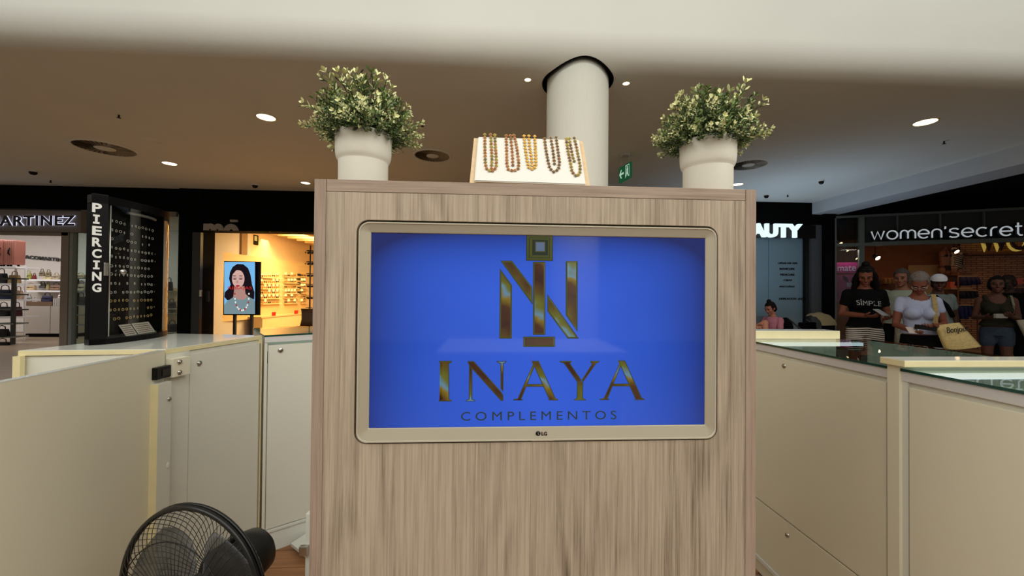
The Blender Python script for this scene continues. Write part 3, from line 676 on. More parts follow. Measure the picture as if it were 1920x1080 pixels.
necklace('fourth necklace with dark slate blue clover beads', [[(644, 684), (652, 750), (668, 840), (684, 905), (712, 930), (748, 912), (756, 860), (744, 770), (736, 716), (730, 672)], [(690, 676), (704, 750), (714, 830), (718, 870)]], ['slate', 'ink', 'slate', 'brown'], 4)
necklace('rightmost necklace with green and dark clover beads hanging lowest', [[(806, 684), (820, 780), (838, 860), (850, 930), (880, 962), (908, 945), (912, 890), (894, 800), (880, 730), (866, 678)], [(830, 682), (842, 750), (856, 820), (866, 850)]], ['green', 'olive', 'ink', 'brown', 'lime'], 5)

# ================================================================ PIERCING DISPLAY
MP_black = mat('acrylic_black', (7, 7, 8), .35, var=.1, spec=.2)
zb, zt = ZC, 1.607
def pz(px, py, z): return at_Z(px, py, z)
out = [pz(165, 647.5, zb), pz(200, 646, zb), pz(250, 641, zb), pz(285, 635.5, zb), pz(307, 628, zb)]
q0 = out[0]; q4 = V((-1.585, 2.0, zb)) 
# smooth outline: quarter-round plan
def bez(a, b, c, d, n):
    r = []
    for i in range(n+1):
        t = i/n; r.append(a*(1-t)**3+b*3*t*(1-t)**2+c*3*t*t*(1-t)+d*t**3)
    return r
a0 = V((-1.497, 1.592)); a1 = V((-1.464, 1.622)); cu = bez(a1, V((-1.437, 1.73)), V((-1.44, 1.90)), V((-1.523, 1.995)), 14)
outl = [a0]+[V(p) for p in cu]; back = [V((-1.56, 1.99)), V((-1.53, 1.61))]
pd = thing('piercing_display', 'black upright display with curved clear front and white vertical lettering', 'display case', (-1.49, 1.78, ZC))
c0 = V((-1.50, 1.80))
full = outl+back
bm = nb(); prism(bm, [(p.x, p.y) for p in full], zb, zb+.022); obj('base', bm, MP_black, pd, True)
bm = nb(); prism(bm, [(p.x, p.y) for p in full], zt-.03, zt); obj('top', bm, MP_black, pd, True)
bm = nb(); d_ = (a1-a0); nn = V((d_.y, -d_.x)).normalized()
prism(bm, [a0, a1, a1-nn*.012, a0-nn*.012], zb, zt+.004); obj('side_board', bm, MP_black, pd, True)
bm = nb(); prism(bm, [back[0], back[1], back[1]+V((.015, 0)), back[0]+V((.015, 0))], zb+.022, zt-.03); obj('back_board', bm, MP_black, pd, True)
ins = [c0+(p-c0)*.985 for p in outl[1:]]
bm = nb(); lo = [bm.verts.new((p.x, p.y, zb+.022)) for p in ins]; hi = [bm.verts.new((p.x, p.y, zt-.03)) for p in ins]
for k in range(len(ins)-1): bm.faces.new((lo[k], lo[k+1], hi[k+1], hi[k])).smooth = True
obj('curved_door', bm, glass('clear_acrylic', (225, 225, 220), .01, spec=.8), pd, True)
bm = nb(); w_ = V((-1.492, 1.655)), V((-1.55, 1.955))   # inner black panel carrying the rings
pn = (w_[1]-w_[0]).normalized(); pnn = V((pn.y, -pn.x))
prism(bm, [w_[0], w_[1], w_[1]-pnn*.006, w_[0]-pnn*.006], zb+.022, zt-.03); obj('ring_panel', bm, mat('black_velvet', (12, 12, 13), .9), pd, True)
bm = nb(); tube(bm, [(a1.x+.004, a1.y+.006, zb+.03), (a1.x+.004, a1.y+.006, zt-.035)], .0022, 6); obj('door_edge', bm, M_steel, pd, True)
bm = nb(); tube(bm, [(p.x*.5+c0.x*.5, p.y*.5+c0.y*.5, zt-.045) for p in outl[2:-1]], .006, 6); obj('lamp_bar', bm, mat('lamp_bar', (150, 150, 150), .4), pd, True)
lc = at_Z(217, 508, 1.2); q = V((-1.447, 1.668, 1.318))
bm = nb(); lathe(bm, [(0, .010), (.008, .010), (.011, .006), (.011, -.004), (0, -.004)], 18); bm.transform(Matrix.Translation(q) @ V((1, -.45, 0)).to_track_quat('Z', 'Y').to_matrix().to_4x4()); obj('lock', bm, M_steel, pd, True)
bm = nb(); box(bm, a1.x-.002, a1.x+.004, a1.y-.012, a1.y+.002, 1.30, 1.35, .001); obj('hinge_plate', bm, M_steel, pd, True)
# letters PIERCING down the side board (face towards the camera side)
M_lw = mat('white_vinyl', (226, 226, 222), .5, var=.02)
ux = V((d_.x, d_.y, 0)).normalized(); f0 = V((a0.x, a0.y, 0))+V((nn.x, nn.y, 0))*.0006
wdt = d_.length
for ch, py0, py1 in zip('PIERCING', (381, 405, 429, 449, 474, 496, 514, 531), (399, 420, 444, 470, 492, 514, 529, 551)):
    pass
ys = [(379, 399), (403, 421), (427, 443), (445, 469), (471, 489), (493, 508), (509, 527), (529, 550)]
ys = [(380, 398), (403, 420), (424, 441), (446, 463), (468, 485), (490, 507), (509, 526), (530, 548)]
for k, ch in enumerate('PIERCING'):
    py0, py1 = 381+k*21.45, 397.5+k*21.45
    a_ = on_plane(172.5 if ch != 'I' else 175, py1, f0, nn.to_3d()); b_ = on_plane(191-k*.15 if ch != 'I' else 186, py1, f0, nn.to_3d()); tpt = on_plane(181, py0, f0, nn.to_3d()); b_ = V((b_.x, b_.y, a_.z))
    if ch == 'I':
        A_ = a_-ux*.001; W2 = (b_-a_).length+.002; h_ = tpt.z-a_.z; bm = nb()
        for x0_, x1_, z0_, z1_ in ((0, W2, 0, h_*.2), (0, W2, h_*.8, h_), (W2*.3, W2*.7, h_*.15, h_*.85)):
            poly3(bm, [A_+ux*x0_+V((0, 0, z0_)), A_+ux*x1_+V((0, 0, z0_)), A_+ux*x1_+V((0, 0, z1_)), A_+ux*x0_+V((0, 0, z1_))], nn.to_3d()*-.0005)
        obj('letter', bm, M_lw, pd, True)
    else: text('letter', ch, M_lw, a_, b_, tpt.z-a_.z, pd, bold=.035, depth=.0008)
# rings row by row
def ring_me(name, m_):
    bm = nb(); R_ = .0048; pts = [(R_*math.cos(2*PI*k/12), 0, R_*math.sin(2*PI*k/12)) for k in range(12)]; tube(bm, pts, .0011, 5, closed=True); ellip(bm, (0, 0, -R_), (.0014, .0014, .0014), n=6)
    me = bpy.data.meshes.new(name); bm.to_mesh(me); bm.free(); me.materials.append(m_); return me
RS = ring_me('hoop', mat('silver_metal', (235, 233, 228), .3, .2)); RG = ring_me('hoop_gold', mat('brass_metal', (230, 200, 140), .3, .2))
rows = ['topmost', 'second', 'third', 'fourth', 'fifth', 'sixth', 'seventh', 'eighth', 'ninth', 'tenth', 'eleventh', 'lowest']
ORD = ['first', 'second', 'third', 'fourth', 'fifth', 'sixth', 'seventh', 'eighth', 'ninth', 'tenth', 'eleventh', 'twelfth', 'thirteenth']; rr = random.Random(5); rz_ = math.atan2(pn.y, pn.x)
for i, rn in enumerate(rows):
    z = zt-.088-i*.0352
    cnt_ = 0
    for k in range(13):
        if rr.random() < (.3 if i in (1, 2, 5) else .07): continue
        f = (k+.6)/13.2; p = w_[0].lerp(w_[1], f)+pnn*.004
        o = bpy.data.objects.new('hoop_earring', RG if i > 8 else RS); C.objects.link(o); o.location = (p.x, p.y, z+rr.uniform(-.002, .002)); o.rotation_euler = (0, rr.uniform(-.3, .3), rz_+rr.uniform(-.4, .4))
        tag(o, f'{ORD[cnt_]} {"brass" if i > 8 else "silver"} hoop from the left in the {rn} row of the piercing display', 'earring', f'hoops in the {rn} row'); cnt_ += 1
# two price cards leaning at the foot
M_card = mat('white_card', (216, 214, 205), .6, var=.02); M_ink = mat('printed_line', (120, 60, 56), .7, var=.5)
for nm, (xa, xb), lab in (('price_card', (213, 240), 'left white price card at the foot of the piercing display'), ('price_card', (243, 280), 'right white price card at the foot of the piercing display')):
    f_a, f_b = (.18, .40) if xa < 230 else (.43, .80)
    pa, pb = w_[0].lerp(w_[1], f_a)+pnn*.034, w_[0].lerp(w_[1], f_b)+pnn*.034
    t = thing(nm, lab, 'card', ((pa.x+pb.x)/2, (pa.y+pb.y)/2, zb+.022))
    up_ = V((-pnn.x*.5, -pnn.y*.5, .85)).normalized()
    A_, B_ = V((pa.x, pa.y, zb+.0225)), V((pb.x, pb.y, zb+.0225)); h_ = .052; nrm = V((pnn.x, pnn.y, .5)).normalized()
    bm = nb(); poly3(bm, [A_, B_, B_+up_*h_, A_+up_*h_], nrm*-.0016); obj('card', bm, M_card, t, True)
    bm = nb()
    for r_ in range(5):
        q = .006+r_*.009; fa, fb = .06, .94-rr.random()*.12
        poly3(bm, [A_.lerp(B_, fa)+up_*q+nrm*.0003, A_.lerp(B_, fb)+up_*q+nrm*.0003, A_.lerp(B_, fb)+up_*(q+.0025)+nrm*.0003, A_.lerp(B_, fa)+up_*(q+.0025)+nrm*.0003], nrm*.0002)
    o = obj('printed_lines', bm, M_ink, t, True); o['kind'] = 'stuff'

# ================================================================ FAN
M_wire = mat('fan_black', (12, 12, 13), .35, var=.1); M_motor = mat('fan_housing', (16, 16, 17), .45, var=.1)
M_blade = mat('fan_blade', (70, 70, 70), .3, alpha=.75)
FC = at_d(353, 1121, .916); FR = .2
axis = (RT*math.sin(-.223)+UP*.05-fw*math.cos(.223)).normalized()
fan = thing('pedestal_fan', 'black pedestal fan with a wire cage in front of the white gate panel', 'fan', (FC.x, FC.y, 0))
F = axis.to_track_quat('Z', 'Y').to_matrix().to_4x4(); F.translation = FC
def fpart(name, bm, m_, parent=fan): bm.transform(F); return obj(name, bm, m_, parent, True)
bm = nb(); tube(bm, [(FR*math.cos(2*PI*k/64), FR*math.sin(2*PI*k/64), 0) for k in range(64)], .0065, 8, closed=True); fpart('cage_ring', bm, M_wire)
bm = nb(); tube(bm, [((FR+.004)*math.cos(2*PI*k/64), (FR+.004)*math.sin(2*PI*k/64), -.009) for k in range(64)], .004, 6, closed=True); fpart('clamp_ring', bm, M_wire)
def grille(name, front, nw):
    bm = nb()
    for k in range(nw):
        pts = []
        for i in range(13):
            t = i/12; r_ = .028+(FR-.028)*t
            z = (.056*(1-(t)**3.2)+.002 if front else -(.075*(1-t**4)+.002)); tw = (.75 if front else -.35)*math.sin(t*PI*.5)
            if t > .93: z *= .8
            a = 2*PI*k/nw+tw; pts.append((r_*math.cos(a), r_*math.sin(a), z))
        tube(bm, pts, .00085, 4, caps=False)
    o = fpart(name, bm, M_wire); return o
grille('front_grille', True, 66); grille('rear_grille', False, 66)
for rr_, z in ((.075, .0545), (.145, .040)):
    bm = nb(); tube(bm, [(rr_*math.cos(2*PI*k/48), rr_*math.sin(2*PI*k/48), z) for k in range(48)], .0014, 5, closed=True); fpart('support_ring', bm, M_wire)
bm = nb(); lathe(bm, [(0, .062), (.026, .061), (.032, .056), (.030, .053), (0, .053)], 32); fpart('centre_badge', bm, M_motor)
# blades
for b_ in range(3):
    bm = nb(); rows_ = []
    for i in range(9):
        t = i/8; r_ = .03+.145*t; wd = .9*math.sin(.5+t*1.9)*.95
        rows_.append([bm.verts.new((r_*math.cos(a), r_*math.sin(a), -.012+.035*(j/6-.5)+.004*math.sin(j/6*PI))) for j in range(7) for a in [2*PI*b_/3+.2+t*.5+wd*(j/6-.5)*1.6]])
    for A_, B_ in zip(rows_, rows_[1:]):
        for j in range(6): bm.faces.new((A_[j], A_[j+1], B_[j+1], B_[j])).smooth = True
    bmesh.ops.solidify(bm, geom=bm.faces[:], thickness=.0012); fpart('blade', bm, M_blade)
bm = nb(); lathe(bm, [(0, .02), (.02, .02), (.034, .008), (.036, -.03), (0, -.03)], 32); fpart('hub', bm, mat('fan_hub', (60, 60, 60), .4))
bm = nb(); lathe(bm, [(0, -.062), (.052, -.064), (.064, -.078), (.066, -.15), (.058, -.19), (.036, -.21), (0, -.214)], 40); fpart('motor_housing', bm, M_motor)
bm = nb(); lathe(bm, [(0, .016), (.008, .016), (.009, .0), (0, 0)], 16); bm.transform(Matrix.Translation(FC-axis*.115+V((0, 0, .064)))); obj('oscillation_knob', bm, M_motor, fan, True)
bm = nb(); q = FC-axis*.14-V((0, 0, .07)); tube(bm, [q, q-V((0, 0, .08)), (q.x, q.y, .03)], [.028, .016, .013], 20); obj('pole', bm, M_motor, fan, True)
bm = nb(); lathe(bm, [(0, .03), (.03, .03), (.15, .014), (.17, .0), (0, 0)], 40, (q.x, q.y, 0)); obj('base', bm, M_motor, fan, True)

# ================================================================ CEILING FIXTURES
CZ = 3.4
M_lamp = emis('downlight_lens', (255, 244, 214), 4.); M_lampring = mat('lamp_ring', (228, 212, 170), .4); M_grl = mat('diffuser_metal', (190, 176, 152), .5); M_dk = mat('diffuser_gap', (18, 14, 12), .9)
def downl(px, py, r_, lab, i):
    p = at_Z(px, py, CZ); t = thing('downlight', lab, 'lamp', (p.x, p.y, CZ), 0, 'round recessed ceiling lamps')
    bm = nb(); lathe(bm, [(r_*.86, .0), (r_*.9, -.006), (r_, -.008), (r_*1.05, -.004), (r_*1.05, -.0005)], 32); obj('ring', bm, M_lampring, t)
    bm = nb(); lathe(bm, [(0, -.003), (r_*.86, -.003), (r_*.86, -.0005), (0, -.0005)], 28); obj('lens', bm, M_lamp, t)
for i, (px, py, r_, lab) in enumerate([(499, 220, .118, 'large lit ceiling lamp left of the left plant'), (318, 306.5, .115, 'lit ceiling lamp above the lettered sunglasses shop, second from left plant'),
        (573, 343, .095, 'small lit ceiling lamp just above the oak cabinet top left corner'), (989.5, 149, .036, 'tiny lit ceiling spot left of the white column'), (1174, 156, .038, 'tiny lit ceiling spot right of the white column'),
        (1735, 229, .125, 'large lit ceiling lamp at the upper right of the picture'), (1383, 345.5, .11, 'lit ceiling lamp just right of the right plant pot'), (283, 263, 0, ''), ]):
    if r_: downl(px, py, r_, lab, i)
def diffuser(px, py, r_, lab):
    p = at_Z(px, py, CZ); t = thing('ceiling_vent', lab, 'vent', (p.x, p.y, CZ), 0, 'round swirl vents in the ceiling')
    bm = nb(); lathe(bm, [(r_*.93, -.0005), (r_*.93, -.01), (r_, -.012), (r_*1.05, -.003), (r_*1.05, -.0005)], 48); obj('rim', bm, M_ceil, t)
    bm = nb(); lathe(bm, [(0, -.001), (r_*.93, -.001)], 40); obj('backing', bm, M_dk, t)
    bm = nb(); lathe(bm, [(0, -.012), (r_*.3, -.012), (r_*.34, -.004), (0, -.002)], 32); obj('centre_plate', bm, M_ceil, t)
    bm = nb()
    a, b = r_*.32, r_*.92
    f = [bm.verts.new(v) for v in ((a, -.010*a/r_*3, -.003), (b, -.06*r_, -.003), (b, .065*r_, -.012), (a, .045*r_, -.008))]; bm.faces.new(f)
    bmesh.ops.solidify(bm, geom=bm.faces[:], thickness=.0015)
    me = None; n = 36
    for k in range(n):
        if me is None: o = obj('vane', bm, M_grl, t); me = o
        else: o = me.copy(); C.objects.link(o); o.parent = t
        o.rotation_euler = (0, 0, 2*PI*k/n)
diffuser(197, 278, .38, 'largest swirl vent at the far left of the ceiling')
diffuser(811, 292, .29, 'swirl vent between left plant and the necklace stand')
diffuser(1403, 309, .29, 'swirl vent beside the right plant')
def sprinkler(px, py, lab, s=1., kind='sprinkler'):
    p = at_Z(px, py, CZ-.02*s); t = thing(kind, lab, 'sprinkler' if kind == 'sprinkler' else 'detector', (p.x, p.y, CZ), 0, 'small ceiling devices')
    if kind == 'sprinkler':
        bm = nb(); lathe(bm, [(0, -.004), (.03*s, -.004), (.034*s, -.0005)], 16); obj('plate', bm, M_ceil, t)
        bm = nb(); lathe(bm, [(0, -.004), (.010*s, -.004), (.010*s, -.035*s), (.022*s, -.038*s), (.022*s, -.042*s), (0, -.042*s)], 12); obj('head', bm, M_darkmetal, t)
    else:
        bm = nb(); lathe(bm, [(.055*s, -.0005), (.055*s, -.02), (0, -.02)], 20); obj('collar', bm, M_ceil, t)
        bm = nb(); lathe(bm, [(.048*s, -.02), (.045*s, -.045), (.028*s, -.07), (0, -.075)], 20); obj('dome', bm, M_blackg, t)
sprinkler(223, 218, 'ceiling sprinkler above the largest swirl vent'); sprinkler(792, 234, 'ceiling sprinkler right of the left plant'); sprinkler(1770, 267, 'ceiling sprinkler under the large lamp at upper right')
sprinkler(95, 340, 'ceiling sprinkler near the far left edge of the ceiling', 1.2); sprinkler(1477, 367, 'ceiling sprinkler near the blue lit ceiling edge', 1.2)
sprinkler(62, 323, 'dome detector at the far left of the ceiling', 1.2, 'dome_detector'); sprinkler(478, 348, 'black dome detector above the sunglasses shop', 1.1, 'dome_detector')
sprinkler(1540, 340, 'dome detector near the white beam', .9, 'dome_detector'); sprinkler(1437, 367, 'dome detector right of the oak cabinet corner', 1., 'dome_detector')
for px, py, lab in ((283, 263, 'faint round cover plate right of the largest swirl vent'), (1500, 293, 'faint round cover plate in the right part of the ceiling')):
    p = at_Z(px, py, CZ); bm = nb(); lathe(bm, [(0, -.004), (.125, -.004), (.13, -.0005)], 32, (p.x, p.y, CZ)); one('cover_plate', bm, M_ceil, lab, 'cover')

# exit sign
M_green = emis('exit_green', (24, 70, 42), 1.); M_exw = emis('exit_pictogram', (168, 200, 178), 1.)
er, el = at_d(1182, 302.5, 6.0), at_d(1160, 316, 6.35); er0 = at_d(1182, 332, 6.0)
eh = er.z-er0.z; es_ = thing('exit_sign', 'green emergency exit sign with arrow and running figure under the ceiling', 'sign', ((er.x+el.x)/2, (er.y+el.y)/2, er0.z))
du = V((er.x-el.x, er.y-el.y, 0)); EW = du.length; du.normalize(); dn = V((du.y, -du.x, 0)); z0_ = er0.z
E0 = V((el.x, el.y, z0_)); E = lambda u, v, o=0: E0+du*(u*EW)+V((0, 0, v*eh))+dn*o
bm = nb(); poly3(bm, [E(0, 0), E(1, 0), E(1, 1), E(0, 1)], dn*-.03); obj('panel', bm, M_green, es_, True)
bm = nb(); poly3(bm, [E(x, z, .002) for x, z in ((.08, .5), (.22, .78), (.30, .78), (.2, .56), (.46, .56), (.46, .44), (.2, .44), (.30, .22), (.22, .22))], dn*.002); obj('arrow', bm, M_exw, es_, True)
bm = nb()
for P in ([(.60, .1), (.62, .1), (.62, .9), (.60, .9)], [(.9, .1), (.92, .1), (.92, .9), (.9, .9)], [(.6, .86), (.92, .86), (.92, .9), (.6, .9)]): poly3(bm, [E(x, z, .002) for x, z in P], dn*.002)
obj('door_pictogram', bm, M_exw, es_, True)
bm = nb(); lathe(bm, [(0, .002), (.035*eh/.24*.5, .002)], 12); bm.transform(Matrix.Translation(E(.76, .76, .002)) @ dn.to_track_quat('Z', 'Y').to_matrix().to_4x4()); 
poly3(bm, [E(x, z, .002) for x, z in ((.70, .68), (.82, .68), (.80, .42), (.88, .16), (.83, .14), (.74, .38), (.66, .16), (.61, .2), (.7, .46))], dn*.002); obj('running_figure', bm, M_exw, es_, True)
bm = nb(); 
for u in (.2, .8): q = E(u, 1, -.015); tube(bm, [q, (q.x, q.y, CZ-.02)], .004, 6)
for u in (.2,): q = E(.5, 1, -.015); box(bm, q.x-.06, q.x+.06, q.y-.06, q.y+.06, CZ-.03, CZ-.001)
obj('hanger', bm, M_rail, es_, True)

# ================================================================ SHOP: BAGS AND LUGGAGE (far left)
M_taupe = mat('taupe_frame', (128, 116, 102), .5, var=.05); M_taupe2 = mat('sign_board_taupe', (112, 102, 94), .6, var=.05)
M_shopwall = mat('shop_wall_white', (205, 200, 196), .8, var=.03); M_shelf = mat('shelf_white', (235, 235, 238), .4, var=.02); M_grey = mat('grey_metal', (120, 124, 122), .4, var=.05)
M_drk = mat('charcoal_metal', (52, 50, 50), .5, var=.1)
area('bag_shop_ceiling_light', (-12.5, 10.3, 2.9), (-12.5, 10.8, 0), 6, 1.6, 165, (1, .93, .88))
BY = 12.2
xr_ = at_Y(336, 500, FY).x
bm = nb(); box(bm, -19, xr_+.3, BY, BY+.2, 0, 3.4); struct('wall_back_bag_shop', bm, M_shopwall)['kind'] = 'structure'
bm = nb(); box(bm, xr_+.02, xr_+.22, FY+.3, 14.6, 0, 3.4); struct('wall_partition', bm, M_shopwall)
bm = nb(); box(bm, -19, xr_, FY+.35, BY, 2.95, 3.1); struct('ceiling_bag_shop', bm, M_shopwall)
def pxbox(bm, x0, y0, x1, y1, Y, t=.05, bev=0, mi=0):
    a, b, c, d = R(x0, y0, x1, y1, Y); box(bm, a, b, Y, Y+t, c, d, bev, mi)
sg = thing('shop_sign', 'taupe shop sign board with backlit letters at the far left', 'sign', (at_Y(60, 430, FY).x, FY-.1, at_Y(60, 433, FY).z))
bm = nb(); pxbox(bm, -60, 394, 152, 434, FY-.12, .14); obj('board', bm, M_taupe2, sg, True)
yS = FY-.16
for k, (nm, mm, off, bo) in enumerate((('letter_glow', emis('cool_halo', (225, 228, 255), 1.1), .02, .045), ('letter_faces', mat('letter_dark', (40, 36, 40), .5), -.02, .012))):
    a_, b_ = at_Y(-25+k*0-(2 if k == 0 else 0)+(2 if k == 0 else 0), 423.5, yS+off), at_Y(139+(2 if k == 0 else 0), 422.5, yS+off)
    o = text(nm, 'MARTINEZ', mm, a_, b_, abs(at_Y(60, 404, yS).z-at_Y(60, 422.5, yS).z), sg, bold=bo, depth=.02, spacing=1.12)
sf = thing('shop_front_frame', 'taupe door frame and glass side panel of the bag shop', 'frame', (at_Y(140, 600, FY).x, FY, 0))
for (x0, x1, m_) in ((-60, -40, M_taupe), (119, 133, M_taupe), (135, 141, M_grey), (166, 171, M_drk)):
    a, b, _, d = R(x0, 435, x1, 600, FY); bm = nb(); box(bm, a, b, FY-.06, FY+.05, 0, d); obj('post', bm, m_, sf, True)
bm = nb(); a, b, c, d = R(-60, 434, 133, 441, FY); box(bm, a, b, FY-.06, FY+.05, c, d); obj('lintel', bm, M_taupe, sf, True)
bm = nb(); a, b, c, d = R(152, 398, 330, 404, FY); box(bm, a, b, FY, FY+.06, c, at_Y(160, 392, FY).z); obj('glass_head', bm, M_taupe2, sf, True)
for x0, x1 in ((141, 166), (171, 334)):
    bm = nb(); a, b, _, d = R(x0, 400, x1, 600, FY); box(bm, a, b, FY+.01, FY+.018, 0, d); obj('glass_pane', bm, M_glass, sf, True)
bt = thing('wall_lettering', 'dark lettering on the white back wall of the bag shop', 'lettering', at_Y(80, 490, BY-.03))
text('letters', 'PACOMARTINEZ', M_drk, at_Y(41.5, 484.5, BY-.03), at_Y(130, 492, BY-.03), .105, bt, bold=.03, depth=.02, spacing=1.1)

def bag(label, x0, y0, x1, y1, Y, rgb, handle=True, cat='bag', group=None, name='handbag', rough=.6, split=None):
    a, b, c, d = R(x0, y0, x1, y1, Y); w_, h_ = b-a, d-c; hh_ = h_*(.66 if handle else 1); dp = max(.06, min(.22, w_*.45))
    t = thing(name, label, cat, ((a+b)/2, Y, c), 0, group)
    m_ = mat('bag_'+label[:14].replace(' ', '_'), rgb, rough, var=.2, vs=25)
    bm = nb(); n = 6; rings = []
    for i in range(n+1):
        v = i/n; k = 1-.16*v**2-.06*(1-v)**4; q = dp/2*(1-.55*v); rings.append([(x, y, v*hh_) for x, y in rrect(-w_/2*k, w_/2*k, -q, q, q*.7, 3)])
    loft(bm, rings, cap0=True, cap1=True, smooth=True); obj('body', bm, m_, t)
    if handle:
        bm = nb(); tube(bm, [(-w_*.25, 0, hh_*.94), (-w_*.22, 0, hh_+(h_-hh_)*.7), (0, 0, h_*.99), (w_*.22, 0, hh_+(h_-hh_)*.7), (w_*.25, 0, hh_*.94)], .009, 6); obj('handle', bm, m_, t)
    if w_ > .12:
        bm = nb(); box(bm, -w_*.4, w_*.4, -dp/2*.86-.004, -dp/2*.5, hh_*.56, hh_*.62); box(bm, -.012, .012, -dp/2*.95-.006, -dp/2*.5, hh_*.48, hh_*.60); obj('clasp_band', bm, M_darkmetal, t)
    return t
def shelf(label, x0, y0, x1, y1, Y, dp, m_, legs=(), name='wall_shelf', th_=None):
    a, b, c, d = R(x0, y0, x1, y1, Y); t = thing(name, label, 'shelf', ((a+b)/2, Y, c))
    bm = nb(); box(bm, a, b, Y-.14, Y+dp, c, d); obj('board', bm, m_, t, True); return t
ys_ = BY-.32
shelf('upper white wall shelf with bags in the bag shop', 46, 524, 140, 527, ys_, .3, M_shelf)
shelf('lower white wall shelf with bags in the bag shop', 46, 544.5, 140, 547.5, ys_, .3, M_shelf)
for a_ in [('small yellow green handbag left on the upper wall shelf', 47, 507, 60, 524, (150, 150, 70)), ('small dark red handbag on the upper wall shelf', 61, 512, 68, 524, (110, 20, 30)),
           ('square olive gold handbag on the upper wall shelf', 74, 504, 84, 518, (120, 110, 84)), ('second olive gold handbag on the upper wall shelf', 86, 505, 96, 519, (130, 118, 90)),
           ('wide cream handbag on the upper wall shelf', 82, 516, 98, 524, (210, 195, 150)), ('beige bucket handbag at the right of the upper wall shelf', 99, 511, 113, 524, (170, 155, 130))]:
    bag(a_[0], *a_[1:5], ys_, a_[5], group='bags on the wall shelves')
for a_ in [('long tan handbag left on the lower wall shelf', 47, 530, 67, 544, (190, 165, 125)), ('round dark handbag on the lower wall shelf', 74, 527, 86, 540, (70, 66, 62)),
           ('upright olive box bag on the lower wall shelf', 87, 527, 93, 544, (150, 140, 96)), ('brown and cream handbag right on the lower wall shelf', 95, 530, 116, 544, (130, 100, 80))]:
    bag(a_[0], *a_[1:5], ys_, a_[5], group='bags on the wall shelves')
# service counter
yc = 11.05; a, b, c, d = R(46.5, 574, 140, 632, yc)
sc_ = thing('service_counter', 'long off-white service counter with a wooden band in the bag shop', 'counter', ((a+b)/2, yc, 0))
bm = nb(); box(bm, a, b, yc+.01, yc+.5, .0, .07); obj('plinth', bm, M_black, sc_, True)
xm = at_Y(94, 600, yc).x
for x0, x1 in ((a, xm-.01), (xm+.01, b)):
    bm = nb(); box(bm, x0, x1, yc, yc+.5, .08, d, .004); obj('front_panel', bm, mat('counter_offwhite', (188, 180, 172), .6, var=.03), sc_, True)
a2, b2, c2_, d2 = R(47, 566, 97, 575, yc); bm = nb(); box(bm, a2, b2, yc, yc+.5, d+.004, d2); obj('wood_band', bm, mat('mid_wood', (120, 96, 76), .5, var=.2, stretch=(1, 1, 10)), sc_, True)
a3, b3, c3_, d3_ = R(97.5, 559, 140, 575, yc); bm = nb(); box(bm, a3, b3, yc+.04, yc+.5, d+.004, d3_); obj('ribbed_backing', bm, mat('rib_gap', (120, 114, 110), .7), sc_, True)
rb_ = None
for k in range(16):
    if rb_ is None: bm = nb(); box(bm, 0, .022, 0, .03, 0, d3_-d-.01); rb_ = obj('rib', bm, M_shopwall, sc_); o = rb_
    else: o = rb_.copy(); C.objects.link(o)
    o.location = (a3-(a+b)/2+.012+k*.045, .012, d+.006)
for a_ in [('grey handbag on the wooden counter band', 49, 550, 60, 566, (150, 150, 150)), ('low silver handbag on the counter', 61, 557, 73, 566, (170, 168, 165)), ('round navy bag with beige front on the counter', 79, 548, 99, 566, (40, 36, 70)),
           ('white handbag at the right end of the counter', 109, 550, 120, 559, (215, 205, 200))]:
    bag(a_[0], *a_[1:5], yc+.2, a_[5], group='bags on the service counter')
# suitcase rack
yr = 10.2
rk = thing('luggage_rack', 'white metal rack stacked with luggage at the far left', 'rack', (at_Y(20, 600, yr).x, yr, 0))
for px in (-12, 26, 44.5):
    a, b, c, d = R(px, 498 if px > 40 else 500, px+2, 640, yr); bm = nb(); box(bm, a, b, yr, yr+.03, 0.0, d); obj('upright', bm, M_shelf, rk, True)
for py in (500, 531.5, 561, 593):
    a, b, c, d = R(-14, py, 46, py+3, yr); bm = nb(); box(bm, a, b, yr-.18, yr+.34, c, d); obj('shelf_board', bm, M_shelf, rk, True)
def suitcase(label, x0, y0, x1, y1, Y, rgb):
    a, b, c, d = R(x0, y0, x1, y1, Y); t = thing('suitcase', label, 'suitcase', ((a+b)/2, Y, c), 0, 'suitcases on the top of the rack'); w_, h_ = b-a, d-c
    m_ = mat('case_'+label[:8].replace(' ', '_'), rgb, .45, var=.1)
    bm = nb(); box(bm, -w_/2, w_/2, -.12, .12, .04, h_, .03); obj('shell', bm, m_, t)
    for k in range(5):
        bm = nb(); x = -w_*.36+k*w_*.18; box(bm, x-.008, x+.008, -.126, -.11, .08, h_-.05, .004); obj('rib', bm, m_, t)
    bm = nb(); tube(bm, [(w_*.08, -.125, h_*.45), (w_*.08, -.15, h_*.47), (w_*.08, -.15, h_*.66), (w_*.08, -.125, h_*.68)], .013, 6); obj('handle', bm, M_blackg, t)
    for s in (-1, 1):
        bm = nb(); lathe(bm, [(0, -.012), (.022, -.012), (.022, .012), (0, .012)], 12); bm.transform(Matrix.Translation((s*w_*.36, 0, .02)) @ Matrix.Rotation(PI/2, 4, 'Y')); obj('wheel', bm, M_blackg, t)
suitcase('pink ribbed suitcase at the very left of the rack', -12, 451, 5.5, 500, yr, (146, 92, 80)); suitcase('middle pink ribbed suitcase on the rack', 6.5, 450, 17, 500, yr, (150, 94, 82)); suitcase('right pink ribbed suitcase on the rack', 18, 451, 38, 500, yr, (142, 90, 78))
